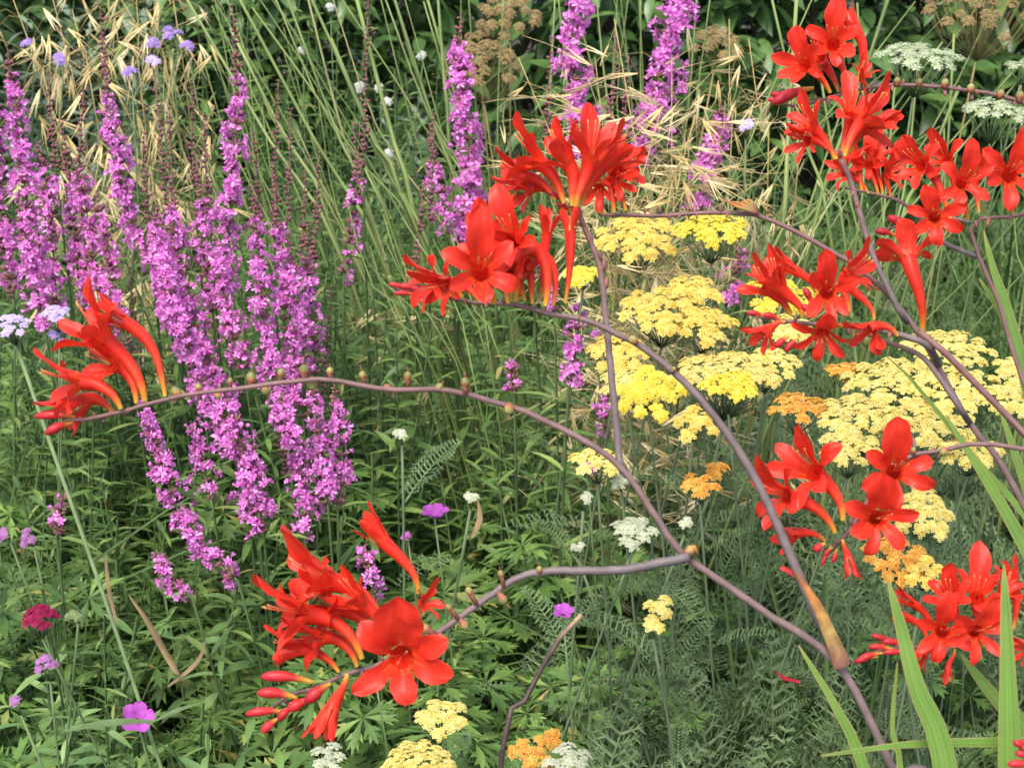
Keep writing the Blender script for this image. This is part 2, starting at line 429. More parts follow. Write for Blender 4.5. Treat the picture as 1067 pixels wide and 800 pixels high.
ZG = {'cranesbill': 'cranesbill clumps covering the bed', 'yarrow': 'yarrow leaf clumps', 'leafy': 'loosestrife leaf clumps', 'tuft': 'grass tufts between the flowers'}
yy = 1.12
while yy < 3.5:
    half = .40 + .36 * yy
    xx = -half
    stepx = .135 + .03 * yy
    while xx < half:
        x, y = xx + rnd(-.06, .06), yy + rnd(-.06, .06)
        px, py, d = proj(Vector((x, y, .38)))
        k = zone(px, py)
        zi = 0 if px < 345 else (1 if px < 640 else 2)
        sc = 1.0
        if y < 1.32: sc = .9
        plant(k, x, y, ZL[k][zi], ZG[k], sc * rnd(.85, 1.1))
        xx += stepx
    yy += .19
# pale young growth at the lower left corner
LIB['pale'] = [leafy_meshes(30 + i, LEAF, material('leaf_pale_green', [(0, (.12, .22, .065)), (.6, (.18, .30, .09)), (1, (.26, .38, .14))], 'island', .5, .3, .3, noise=.15), .42, 14, .052, .12) for i in range(2)]
NAMES['pale'] = ('pale_leaved_plant', 'plant')
for px_, py_, d_ in [(20, 770, 1.35), (75, 790, 1.33), (-30, 740, 1.4), (110, 775, 1.42), (40, 720, 1.5)]:
    q = P(px_, py_, d_ * 1.12)
    plant('pale', q.x, q.y, 'pale green leafy plant in the lower left corner below the crimson scabious', 'pale leafy plants in the corner', rnd(.95, 1.1))
# taller leafy loosestrife growth among and behind the spikes
LIB['tall'] = [leafy_meshes(20 + i, LEAF[:2] + NARROW, LANCE, .66, 13, .05, .13) for i in range(3)]
NAMES['tall'] = NAMES['leafy']
for px_, py_, d_, s_, k in [(20, 400, 2.1, 1, 0), (75, 390, 2.15, 1, 0), (130, 420, 2.05, 1, 0), (110, 350, 2.2, 1.05, 0), (190, 400, 2.2, 1, 0), (250, 390, 2.15, 1.05, 0), (215, 470, 1.95, .9, 0), (300, 420, 2.1, 1, 0), (345, 400, 2.15, 1, 0), (325, 480, 1.95, .9, 0), (100, 470, 1.9, .85, 0), (30, 480, 1.85, .85, 0), (170, 330, 2.3, 1.05, 0), (270, 330, 2.3, 1.05, 0), (330, 330, 2.3, 1.0, 0), (150, 510, 1.85, .8, 0), (265, 530, 1.85, .8, 0),
                        (400, 390, 2.1, 1, 1), (470, 380, 2.05, 1.0, 1), (540, 395, 2.0, 1.0, 1), (590, 430, 2.0, .85, 1)]:
    q = P(px_, py_, d_)
    plant('tall', q.x, q.y, ['tall leafy loosestrife growth between and behind the pink spikes', 'tall leafy green growth behind the arching red-flowered stem in the middle'][k], ['leafy growth behind the pink spikes', 'leafy growth in the middle'][k], s_ * rnd(.92, 1.05))
for px_, py_, d_ in [(395, 250, 2.75), (450, 240, 2.8), (510, 230, 2.8), (560, 210, 2.9), (620, 220, 2.9), (420, 170, 3.1), (480, 160, 3.15), (540, 150, 3.2), (680, 180, 3.1), (360, 230, 2.8), (330, 180, 3.0)]:
    q = P(px_, py_, d_)
    plant('fine', q.x, q.y, 'bushy green leafy growth between the tall grass stalks', 'bushy growth among the grass stalks', rnd(.8, .95))
for px_, py_, d_ in [(430, 640, 1.6), (520, 700, 1.5), (600, 700, 1.5), (470, 760, 1.42), (380, 780, 1.4), (560, 600, 1.65), (300, 760, 1.45), (640, 640, 1.6), (230, 700, 1.52), (160, 640, 1.62)]:
    q = P(px_, py_, d_)
    plant('cranesbill', q.x, q.y, 'leafy cranesbill filling the gaps at the front of the bed', 'cranesbill along the front', rnd(.85, 1.0))
for px_, py_, d_ in [(680, 740, 1.5), (750, 720, 1.5), (820, 760, 1.42), (700, 670, 1.6), (780, 660, 1.6), (880, 700, 1.5), (650, 790, 1.42), (950, 740, 1.45), (900, 640, 1.6), (1020, 700, 1.5), (620, 620, 1.68)]:
    q = P(px_, py_, d_)
    plant('yarrow', q.x, q.y, 'feathery yarrow foliage filling the front right of the bed', 'yarrow foliage along the front', rnd(.9, 1.1))
# the back of the bed
for i, (px, y, k, s_) in enumerate([(-40, 3.5, 'fine', 1), (40, 3.7, 'grey', 1.05), (110, 3.6, 'grey', 1), (160, 3.25, 'fine', .95), (230, 3.5, 'fine', 1.1), (300, 3.4, 'fine', 1), (200, 3.05, 'fine', .85), (70, 3.1, 'fine', .85), (350, 3.3, 'tuft', 1.3), (390, 3.5, 'grey', .8), (345, 3.8, 'fine', 1.15), (560, 3.4, 'tuft', 1.3), (640, 3.5, 'tuft', 1.2), (940, 3.0, 'tuft', 1.2), (1060, 3.1, 'tuft', 1.2), (760, 3.2, 'tuft', 1.1)]):
    x = (px - 533.5) / FPX * (y * 1.06)
    lb = {'fine': 'bushy fine-leaved green plant rising behind the loosestrife spikes', 'grey': 'grey-green broad-leaved plant behind the loosestrife spikes', 'tuft': 'tall grass tuft in front of the dark shrubs'}[k]
    plant(k, x, y, lb, {'fine': 'bushy plants at the back', 'grey': 'grey-leaved plants at the back', 'tuft': 'tall grass tufts at the back'}[k], s_)
for i in range(11):
    x = -1.9 + i * .38 + rnd(-.06, .06)
    plant('shrub', x, 4.15 + rnd(-.15, .2) - (.25 if x > .2 else 0), 'dark green glossy-leaved shrub closing the back of the bed', 'dark shrubs at the back of the bed', rnd(.95, 1.12))
for i in range(9):
    x = -2.4 + i * .6
    plant('shrub', x, 5.0 + rnd(-.1, .1), 'tall dark shrub in the second row behind the bed', 'second row of dark shrubs', 1.35)

# ------------------------------------------------------------------ crocosmia
def croc_stalk(pts, r0, r1, name, root, mat=STALK, n=None, wob=0.0):
    b = MB(); n = n or max(12, 8 * len(pts))
    r0, r1 = r0 * 1.06, r1 * 1.2
    sp = spline(pts, n)
    if n > 45:                                  # the flowering end zigzags from node to node
        for i in range(int(n * .62), n - 1): sp[i] = sp[i] + V(0, .0011 * (abs((i % 8) - 4) / 2 - 1), 0)
    if wob:
        for i in range(1, n - 1): sp[i] = sp[i] + V(rnd(-wob, wob), rnd(-wob, wob), rnd(-wob, wob))
    b.tube(sp, [r0 + (r1 - r0) * i / (n - 1) for i in range(n)], 8)
    return b.build(name, mat, root)

def petal_mesh(b, o3, n, e, sdir, L, W, a0, a1, cup, tcol=(.62, 1.0), seed=0, curl=0.0, twist=0.0):
    rr = random.Random(seed); nt_, nx = 11, 6
    prof = [(0, .60), (.15, .66), (.35, .84), (.52, 1.0), (.66, .98), (.8, .88), (.9, .66), (.96, .43), (1, .1)]
    def w_(t):
        for (t0, w0), (t1, w1) in zip(prof, prof[1:]):
            if t <= t1: return w0 + (w1 - w0) * (t - t0) / (t1 - t0)
        return .1
    p = o3.copy(); rows, ts = [], []; ph = rr.uniform(0, 6); side = rr.uniform(-.25, .25)
    for i in range(nt_ + 1):
        t = i / nt_; a = a0 + (a1 - a0) * (t ** 1.3) + curl * max(0, t - .6) ** 2 * 6
        dr = n * math.cos(a) + e * math.sin(a); m = e * math.cos(a) - n * math.sin(a)
        if i: p = p + dr * (L / nt_) + sdir * (side * L / nt_ * t)
        wd = W * .5 * w_(t) * (1 + .06 * math.sin(t * 17 + ph)); row = []
        for j in range(nx + 1):
            x = j / nx * 2 - 1
            wav = twist * x * wd * t + .07 * W * math.sin(ph + t * 9 + x * 2.5) * abs(x)
            row.append(p + sdir * (x * wd) - m * (cup * wd * (x * x - .35) * (1 - .35 * t)) - m * (.05 * W * max(0, 1 - abs(x) * 5)) * -1 + m * wav)
        rows.append(row); ts.append(tcol[0] + (tcol[1] - tcol[0]) * min(1, t * 1.6))
    o_ = len(b.v); b.grid(rows, ts)
    for i in range(len(b.v) - o_): b.t[o_ + i] -= .13 * (i % (nx + 1) in (1, 3, 5)) + (.1 if i % (nx + 1) == 3 else 0)

def flower(root, d, base, mouth, face, L=45, o=.85, up=None, top=1.28, dd=0.0, bend=None, label=None, stam=True, wd=1.0):
    """trumpet: tube from base to mouth, six tepals round the mouth, stamens. L = tepal length in photo pixels at depth d"""
    L *= 1.10 if d < 1.05 else (1.0 if d < 1.15 else .93); s_ = d / FPX; Lm = L * s_
    b3 = P(base[0], base[1], d); m3 = P(mouth[0], mouth[1], d - dd)
    n = V(*face).normalized()
    u = V(*(up or (0, 1, .1))); u = (u - n * u.dot(n)).normalized(); sd_ = u.cross(n).normalized()
    ln = (m3 - b3).length
    p1 = b3 + (V(*bend) if bend else (V(0, 1, 0) * .5 + (m3 - b3).normalized() * .6)).normalized() * ln * .38
    p2 = m3 - n * ln * .42
    pts, rad, ts = [], [], []
    for i in range(13):
        t = i / 12; q = 1 - t
        pts.append(b3 * q ** 3 + p1 * (3 * q * q * t) + p2 * (3 * q * t * t) + m3 * t ** 3)
        rad.append(Lm * (.06 + .155 * t ** 1.1)); ts.append(t)
    b = MB(); b.tube(pts, rad, 10, ts, cap=False)
    fl = b.build('flower', REDBACK, root)
    if label: fl['label'] = label
    rm = rad[-1]
    for k in (0, 3, 1, 5, 2, 4):
        ph = R(60 * k) + rnd(-.2, .2); e = (u * math.cos(ph) + sd_ * math.sin(ph)); sv_ = n.cross(e)
        ll = Lm * rnd(.9, 1.08) * (top * (1.12 if n.dot(CF) < -.75 else 1) if k == 0 else (.98 if k in (1, 5) else (.95 if k in (2, 4) else .88))) * rnd(.93, 1.06)
        ww = (wd if k == 0 else wd ** .35) * Lm * (rnd(.56, .66) if k == 0 else rnd(.31, .46)) * (.55 + .45 * min(1, o * 1.6))
        if k == 0: a0, a1 = (.18, R(14 + 46 * o) * rnd(.85, 1.15)) if n.dot(CF) > -.75 else (.55, R(88))
        else: a0, a1 = .2 + .42 * o, R(10 + 88 * o) * rnd(.55, 1.5)
        pb = MB(); petal_mesh(pb, m3 - n * Lm * .06 + e * rm * .88, n, e, sv_, ll, ww, a0, a1, .35 if k == 0 else .28, seed=random.random(), curl=(rnd(-.1, .6) * o if k else rnd(-.15, .1)), twist=rnd(-.55, .55) if k else rnd(-.2, .2))
        pb.build('petal', RED, fl, root)
    if stam and o > .3:
        for k in range(3):
            q = n * 1.0 + u * rnd(.02, .22) + sd_ * (k - 1) * .16 + V(0, rnd(-.05, .05), 0)
            sb = MB(); q.normalize(); e0 = m3 - n * Lm * .2
            ps = [e0 + q * (Lm * 1.0 * t) + u * (Lm * .10 * t * t) for t in (0, .35, .7, 1)]
            sb.tube(ps, Lm * .012, 5, [0, .3, .6, .75]); sb.blob(ps[-1], (q + u * .5).normalized(), Lm * .06, Lm * .02, (1, 1), 6, 4)
            sb.build('stamen', STAMEN, fl, root)
    return fl

def bud(root, d, base, tip, wpx=9, c=0.0, name='bud', cup=.06):
    """closed trumpet or small bud from base to tip"""
    s_ = d / FPX; b3 = P(*base, d); t3 = P(*tip, d - c * s_); ax = t3 - b3
    up = V(0, 1, 0)
    pts, rad, ts = [], [], []
    for i in range(11):
        t = i / 10; pts.append(b3 + ax * t + up * (ax.length * cup * math.sin(math.pi * t)))
        r_ = .30 + .7 * min(1, (t / .62) ** 1.4) if t < .62 else math.sqrt(max(.03, 1 - ((t - .62) / .40) ** 2))
        rad.append(wpx * .5 * s_ * r_); ts.append(t)
    b = MB(); b.tube(pts, rad, 9, ts)
    return b.build(name, BUDRED, root)

def pods(root, d, pts, r=6.5, green=True):
    s_ = d / FPX
    for (x, y, ox, oy) in pts:
        b = MB(); c = P(x + ox, y + oy, d - .004); ax = V(ox, oy * -1, .25).normalized(); rr_ = r * .98 * s_ * rnd(.6, 1.15)
        b.blob(c, ax, rr_ * 1.05, rr_ * .8, (0, 1), 8, 6)
        for k in range(3):                            # the three lobes
            sdv = (ax.orthogonal().normalized()); sdv.rotate(Matrix.Rotation(k * 2.094, 3, ax)); b.blob(c + sdv * rr_ * .38, ax, rr_ * .85, rr_ * .5, (.1, .85), 6, 5)
        o = b.build('seed_pod', POD, root)
        q = MB(); tip = c + ax * rr_ * 1.2
        q.tube([tip - ax * rr_ * .3, tip + ax * rr_ * rnd(.5, 1.0) + V(rnd(-.3, .3), .1, 0) * rr_], [rr_ * .18, rr_ * .08], 5); q.tube([P(x, y, d - .002), c - ax * rr_ * .6, c - ax * rr_ * .1], [rr_ * .5, rr_ * .62, rr_ * .72], 7)
        q.build('bract', BRACT, o, root)

def raceme_bracts(root, d, path, n, r=3.2):
    """small paired bracts along a flower-bearing stretch"""
    s_ = d / FPX; pts = spline([P(*p, d) for p in path], n)
    b = MB()
    r0_ = r
    for i, p in enumerate(pts):
        sg = 1 if i % 2 else -1
        if random.random() < .18: continue
        r = r0_ * rnd(.5, 1.0); p = p + (pts[min(i + 1, n - 1)] - p) * rnd(-.4, .4)
        ax = V(rnd(-.5, .1), .9 * sg if i % 2 == 0 else .9, rnd(.1, .5)).normalized()
        b.blob(p + ax * r * s_ * 1.1, ax, r * s_ * 1.7, r * s_ * .75, (0, 1), 6, 4)
    b.build('bracts', BRACT, root)

# --- the big plant that arches across the bed
D1 = 1.05
m1 = thing('crocosmia', P(1010, 1400, 1.10) * 1.0, 'scarlet crocosmia whose thick purple stem forks and arches across to the far left', 'crocosmia')
m1.location.z = 0
px = lambda L_, d: [P(x, y, d) for x, y in L_]
croc_stalk([m1.location] + [P(975, 900, 1.07), P(930, 800, D1), P(872, 691, D1), P(790, 632, D1), P(715, 581, D1), P(680, 532, D1), P(640, 482, D1), P(565, 435, D1), P(500, 416, D1), P(455, 406, D1 - .005), P(400, 404, D1 - .01), P(335, 397, D1 - .01), P(260, 402, D1 - .015), P(200, 411, D1 - .015), P(160, 421, D1 - .02), P(110, 432, D1 - .02), P(70, 438, D1 - .02)], .0046, .0011, 'main_stem', m1, n=110, wob=.0003)
croc_stalk(px([(718, 580), (690, 586), (640, 594), (575, 595), (540, 602), (500, 628), (455, 660), (420, 680), (370, 700), (310, 722), (278, 740)], D1 - .01), .0032, .0010, 'branch', m1, n=60, wob=.0003)
croc_stalk([P(652, 494, D1)] + px([(646, 482), (640, 420), (632, 340), (625, 280), (608, 235), (596, 205)], D1 + .03), .0027, .0016, 'branch', m1, n=40, wob=.0002)
croc_stalk(px([(874, 690), (835, 605), (805, 535), (770, 470), (715, 400), (650, 350), (590, 330), (530, 318), (470, 311), (410, 300)], D1 + .015), .0036, .0009, 'branch', m1, n=70, wob=.0002)
# rust coloured sheath in the fork
b = MB()
for sg in (0,):
    sp = spline(px([(878, 694), (868, 668), (850, 628), (826, 592)], D1 - .008), 14); rows = []
    for i, p in enumerate(sp):
        t = i / 13; wd = .0052 * (1 - t) ** .7 + .0003
        rows.append([p + V(x * wd, x * .35 * wd, .6 * wd * (1 - x * x)) for x in (-1, -.5, 0, .5, 1)])
    b.grid(rows, [i / 13 for i in range(14)])
b.build('leaf_sheath', SHEATH, m1)
b = MB()
sp = spline(px([(716, 579), (722, 570), (728, 578)], D1 - .006), 6); b.tube(sp, [.004, .0036, .0030, .0022, .0012, .0004], 6)
b.build('leaf_sheath', SHEATH, m1)
pods(m1, D1, [(455, 406, 2, -2), (403, 404, 1, 2), (425, 404, 0, -12), (380, 402, -2, -11), (345, 399, -1, -12), (325, 398, 0, 2), (318, 398, -1, -12), (293, 400, 0, -11), (275, 402, 2, 4), (262, 403, 0, -9), (240, 406, 0, -9), (530, 424, 0, 2), (485, 411, 0, -12), (225, 408, 2, 4), (210, 411, -3, -7), (188, 415, -5, -6)], 6.2)
pods(m1, D1 - .01, [(562, 596, 0, -3), (525, 612, -3, -14), (520, 618, 4, 6), (497, 630, -8, -14), (478, 645, -10, -12), (480, 645, 4, 6), (455, 662, -12, -8), (458, 660, 5, 6)], 6.4)
d = D1 - .015
flower(m1, d, (172, 413), (128, 335), (-.85, .42, .15), 32, .12, bend=(-.15, 1, 0), top=1.05)
flower(m1, d, (151, 418), (106, 352), (-.55, .55, .35), 48, .62, wd=1.25, top=1.3, up=(.1, 1, 0), bend=(-.1, 1, .1))
flower(m1, d - .01, (126, 426), (80, 398), (-.92, -.02, .38), 40, .85, up=(.1, 1, .1), bend=(-.3, .9, .2))
flower(m1, d + .01, (118, 430), (88, 418), (-.8, -.55, .3), 36, .45, up=(-.3, 1, .1))
flower(m1, d, (142, 420), (118, 380), (-.5, .15, .55), 34, .55, bend=(0, 1, 0))
bud(m1, d, (85, 436), (36, 434), 10); bud(m1, d - .004, (78, 440), (47, 452), 11, 10)
raceme_bracts(m1, D1 - .016, [(180, 417), (130, 430), (85, 437)], 9)
d = D1 - .02
flower(m1, d, (436, 618), (398, 562), (-.65, .72, .15), 34, .10, bend=(0, 1, .1), top=1.05)
flower(m1, d, (395, 648), (340, 604), (-.85, .28, .4), 48, .8, wd=1.25, up=(.15, 1, 0), bend=(-.1, 1, .1))
flower(m1, d - .01, (377, 686), (316, 640), (-.9, .05, .42), 46, .8, wd=1.25, up=(-.1, 1, .05), bend=(-.25, 1, .1))
flower(m1, d - .04, (428, 672), (418, 684), (.0, -.1, .95), 52, .95, wd=1.4, top=1.2, up=(0, 1, .35), dd=.02, label='wide open scarlet flower facing out, pale stamens in its throat')
flower(m1, d + .006, (353, 700), (312, 676), (-.95, .15, .2), 30, .35, up=(0, 1, 0))
flower(m1, d - .03, (362, 702), (346, 738), (-.38, -.9, .25), 34, .14, up=(-1, .3, .2), bend=(-.1, -.6, .3), top=1.1)
flower(m1, d + .01, (442, 640), (440, 628), (.5, .25, .3), 22, .6, stam=False)
flower(m1, d + .004, (392, 668), (352, 634), (-.8, .2, .45), 40, .7, up=(.1, 1, 0), bend=(-.2, 1, .1))
flower(m1, d, (372, 694), (334, 664), (-.85, -.1, .45), 36, .6, up=(-.1, 1, 0), bend=(-.2, 1, .1))
flower(m1, d - .005, (404, 662), (376, 628), (-.6, .5, .4), 36, .35, up=(0, 1, 0))
for bs, tp, wd in [((328, 711), (272, 705), 12), ((310, 727), (268, 722), 12), ((345, 712), (318, 732), 14), ((325, 728), (300, 740), 13), ((300, 742), (256, 744), 10), ((305, 735), (290, 750), 10), ((290, 748), (273, 763), 10)]:
    bud(m1, d - .01, bs, tp, wd, 5)
raceme_bracts(m1, D1 - .02, [(440, 668), (380, 697), (300, 735)], 10)
d = D1 + .01
flower(m1, d - .01, (482, 310), (452, 292), (-.82, -.05, .5), 36, .85, up=(-.2, 1, 0))
flower(m1, d - .03, (515, 316), (501, 284), (.15, .08, .9), 38, .9, wd=1.25, top=1.5, up=(0, 1, .2), dd=.03)
flower(m1, d - .01, (538, 314), (536, 250), (-.35, .25, .8), 42, .75, top=1.35, up=(0, 1, 0), dd=.02)
flower(m1, d - .02, (568, 319), (548, 258), (-.75, -.1, .45), 40, .5, up=(-.3, 1, 0), bend=(.25, 1, 0), stam=False)
flower(m1, d, (547, 314), (520, 268), (-.7, .3, .3), 36, .6, up=(-.1, 1, 0))
flower(m1, d + .01, (563, 314), (570, 242), (.1, .95, .2), 26, .2, bend=(.1, 1, 0))
flower(m1, d, (589, 316), (594, 240), (-.05, .98, .1), 28, .06, bend=(.15, 1, 0), top=1.05)
for bs, tp, wd in [((440, 303), (415, 298), 8), ((452, 306), (428, 300), 9), ((425, 302), (405, 296), 6), ((436, 308), (410, 306), 6), ((462, 308), (438, 303), 9)]: bud(m1, d, bs, tp, wd)
flower(m1, d - .005, (530, 316), (512, 255), (-.45, .35, .6), 42, .65, top=1.35, up=(-.05, 1, 0), stam=False)
flower(m1, d, (555, 317), (540, 270), (-.75, -.1, .5), 34, .55, up=(-.3, 1, 0))
flower(m1, d - .015, (500, 314), (468, 296), (-.65, -.3, .6), 30, .8, up=(-.2, 1, .1))
flower(m1, d, (576, 319), (560, 268), (-.7, -.2, .3), 32, .4, up=(-.4, 1, 0), bend=(.3, 1, 0), stam=False)
raceme_bracts(m1, D1 + .014, [(600, 328), (540, 318), (480, 311), (420, 301)], 13)
pods(m1, D1 + .015, [(662, 356, -2, -2), (700, 388, 2, -3)], 5)
d = D1 + .03
flower(m1, d, (578, 208), (548, 184), (-.9, .12, .35), 34, .8, up=(-.1, 1, 0), bend=(-.4, .8, .1))
flower(m1, d - .01, (588, 212), (560, 168), (-.78, .5, .15), 42, .6, up=(.05, 1, 0))
flower(m1, d - .02, (596, 215), (590, 168), (-.6, .65, .25), 42, .5, up=(-.3, 1, 0))
flower(m1, d - .02, (600, 216), (616, 165), (.15, .8, .35), 46, .4, up=(0, 1, 0), bend=(.1, 1, .1))
flower(m1, d, (606, 214), (634, 168), (.65, .6, .15), 38, .35, up=(.2, 1, 0))
flower(m1, d + .01, (584, 209), (552, 196), (-.85, -.3, .3), 32, .6, up=(-.3, 1, 0))
for bs, tp, wd in [((590, 212), (570, 200), 7), ((598, 222), (580, 212), 7)]: bud(m1, d, bs, tp, wd)
raceme_bracts(m1, D1 + .03, [(632, 290), (622, 262), (606, 230), (598, 212)], 12, 4.5)

# --- the stem that crosses in from the far right and bends over to the centre
D2 = 1.16
m2 = thing('crocosmia', P(1250, 1100, 1.3), 'scarlet crocosmia stem leaning in from the right and bending over to the middle', 'crocosmia'); m2.location.z = 0
croc_stalk([m2.location] + px([(1180, 800), (1067, 527), (1010, 440), (962, 355), (905, 287), (850, 252), (790, 226), (730, 222), (680, 224), (625, 224)], D2), .0047, .0011, 'main_stem', m2, n=80, wob=.0002)
croc_stalk([P(945, 336, D2)] + px([(936, 322), (912, 272), (898, 230), (886, 188), (876, 166)], D2 - .01), .0021, .0017, 'branch', m2, n=30, wob=.0002)
croc_stalk([P(1010, 440, D2)] + px([(1000, 425), (975, 388), (955, 368), (912, 352), (895, 342)], D2 - .02), .0024, .0012, 'branch', m2, n=30)
croc_stalk([P(978, 380, D2)] + px([(966, 360), (935, 348), (890, 340), (830, 336), (778, 327)], D2 - .03), .0026, .001, 'branch', m2, n=36, wob=.0003)
d = D2 - .01
flower(m2, d, (640, 222), (640, 186), (.35, -.1, .7), 30, .7, up=(0, 1, 0))
flower(m2, d, (652, 220), (645, 178), (.5, .1, .5), 32, .5, up=(0, 1, 0))
flower(m2, d + .01, (628, 224), (624, 196), (-.1, -.4, .7), 28, .6)
raceme_bracts(m2, D2, [(760, 222), (700, 222), (640, 222)], 16, 3.2)
b = MB()
for q in range(4): b.tube(spline(px([(790, 222), (765 + q * 5, 214 - q * 2), (752 + q * 8, 206 + q * 5)], D2 - .006), 6), [.0022, .002, .0018, .0014, .0008, .0003], 5)
b.build('withered_flower', SHEATH, m2)
raceme_bracts(m2, D2 - .01, [(898, 230), (884, 180), (876, 164)], 6, 4)
d = D2 - .02
flower(m2, d, (870, 166), (846, 132), (-.6, .5, .35), 32, .5, up=(-.1, 1, 0))
flower(m2, d - .01, (880, 163), (903, 124), (.62, .45, .5), 38, .55, up=(-.3, 1, 0), bend=(.3, 1, .1))
flower(m2, d + .01, (877, 163), (888, 120), (.1, .5, .6), 34, .7, up=(0, 1, 0))
flower(m2, d, (872, 166), (842, 146), (-.75, -.1, .5), 26, .7)
flower(m2, d, (886, 160), (908, 135), (.7, -.1, .4), 30, .55)
# cluster below the long stem
d = D2 - .04
flower(m2, d, (836, 331), (812, 298), (-.55, .75, .3), 36, .35, up=(.2, 1, 0), bend=(.15, 1, 0))
flower(m2, d + .01, (824, 328), (802, 302), (-.7, .55, .3), 34, .5, up=(.1, 1, 0))
flower(m2, d, (852, 308), (828, 282), (-.88, .4, .1), 26, .1, bend=(-.2, 1, 0))
flower(m2, d - .02, (868, 330), (862, 304), (-.05, -.15, .95), 36, .85, top=1.2, up=(0, 1, .2), dd=.02)
flower(m2, d + .01, (885, 325), (884, 286), (.7, .35, .45), 34, .6, up=(.2, 1, 0))
flower(m2, d - .02, (911, 333), (888, 302), (-.75, .6, .25), 22, .06, bend=(-.05, 1, .1))
flower(m2, d - .02, (935, 350), (908, 342), (-.75, -.5, .45), 30, .75, up=(-.4, .9, .2), bend=(-.4, .9, .1))
flower(m2, d - .03, (878, 340), (856, 347), (-.15, -.6, .75), 32, .85, up=(0, 1, .6))
flower(m2, d - .01, (818, 336), (800, 344), (-.75, -.5, .4), 26, .5)
for bs, tp, wd in [((848, 322), (838, 300), 8), ((850, 330), (835, 318), 8), ((800, 330), (778, 326), 6), ((815, 333), (795, 328), 7), ((822, 350), (808, 362), 8), ((832, 352), (818, 366), 7)]: bud(m2, d - .01, bs, tp, wd)
raceme_bracts(m2, D2 - .04, [(930, 346), (880, 340), (830, 335), (790, 328)], 13)

# --- upper right: stem running along the top edge
D3 = 1.27
m3_ = thing('crocosmia', P(1330, 1000, 1.4), 'scarlet crocosmia with flowers perched on a level bud-lined stem at upper right', 'crocosmia'); m3_.location.z = 0
croc_stalk([m3_.location] + px([(1300, 500), (1200, 190), (1067, 108), (1010, 94), (960, 90), (905, 92), (860, 103), (825, 110), (802, 104)], D3), .004, .0010, 'main_stem', m3_, n=70, wob=.0003)
d = D3 - .01
flower(m3_, d - .01, (865, 97), (838, 68), (-.5, .0, .75), 34, .8, up=(.05, 1, 0), dd=.015)
flower(m3_, d, (884, 90), (868, 46), (-.2, .12, .85), 36, .72, up=(0, 1, 0), dd=.01)
flower(m3_, d, (893, 86), (893, 34), (-.55, .75, .1), 30, .12, bend=(.25, 1, 0), top=1.1)
flower(m3_, d, (905, 92), (898, 80), (.2, .6, .5), 20, .5)
flower(m3_, d + .01, (874, 96), (856, 62), (-.4, .35, .5), 30, .5)
bud(m3_, d, (848, 92), (805, 108), 13, 6); bud(m3_, d, (825, 104), (803, 98), 8); bud(m3_, d, (818, 108), (800, 104), 6)
pods(m3_, D3, [(935, 90, 0, -5), (958, 90, 0, -4), (985, 92, 0, -5), (1012, 95, 0, -3), (1042, 102, 1, -4), (1062, 108, 1, -8)], 5)
raceme_bracts(m3_, D3, [(1060, 106), (960, 90), (900, 93), (850, 106)], 18, 3.6)

# --- upper right lower: open cluster by the right edge
D4 = 1.24
m4 = thing('crocosmia', P(1230, 1100, 1.36), 'scarlet crocosmia with wide open blooms on a thin stem by the white umbels', 'crocosmia'); m4.location.z = 0
croc_stalk([m4.location] + px([(1180, 700), (1067, 400), (1042, 318), (1020, 268), (1012, 232), (1040, 228), (1075, 222)], D4), .0036, .0012, 'main_stem', m4, n=60)
croc_stalk(px([(1018, 268), (980, 250), (945, 215), (920, 204), (880, 196)], D4 + .02), .002, .0009, 'branch', m4, n=30, wob=.0003)
croc_stalk(px([(1012, 232), (990, 228), (965, 240), (940, 235), (915, 243)], D4 - .01), .0014, .0008, 'branch', m4, n=20, wob=.0003)
d = D4 - .02
flower(m4, d, (990, 228), (960, 172), (-.7, .15, .6), 34, .8, up=(-.1, 1, 0))
flower(m4, d - .03, (1008, 228), (1003, 190), (.15, -.1, .95), 36, .92, top=1.25, up=(.1, 1, .1), dd=.03)
flower(m4, d - .04, (985, 240), (974, 226), (-.1, -.1, .97), 34, .95, top=1.15, up=(-.1, 1, .1), dd=.03)
flower(m4, d + .01, (998, 220), (985, 168), (-.6, .35, .5), 34, .75, up=(.2, 1, 0))
flower(m4, d, (1055, 222), (1052, 182), (.0, .0, .9), 42, .75, top=1.15, up=(.2, 1, 0), dd=.02)
flower(m4, d + .01, (1020, 222), (1022, 180), (.4, .4, .5), 26, .6)
flower(m4, d - .02, (961, 347), (946, 268), (-.1, .75, -.45), 46, .95, up=(0, .6, 1), bend=(.05, 1, .25), top=.9, stam=False)
for bs, tp, wd in [((945, 238), (925, 226), 9), ((950, 232), (930, 232), 10), ((935, 246), (912, 241), 8)]: bud(m4, d, bs, tp, wd)
d = D4 + .02
for bs, mo, fc in [((915, 202), (905, 172), (-.2, .2, .8)), ((905, 202), (880, 180), (-.7, .1, .5)), ((928, 205), (926, 180), (.4, .1, .7)), ((898, 200), (890, 165), (-.4, .6, .4)), ((920, 203), (915, 160), (.2, .6, .4))]:
    flower(m4, d, bs, mo, fc, 24, .75, stam=True)
raceme_bracts(m4, D4 - .02, [(1070, 222), (1012, 231), (985, 232)], 10)

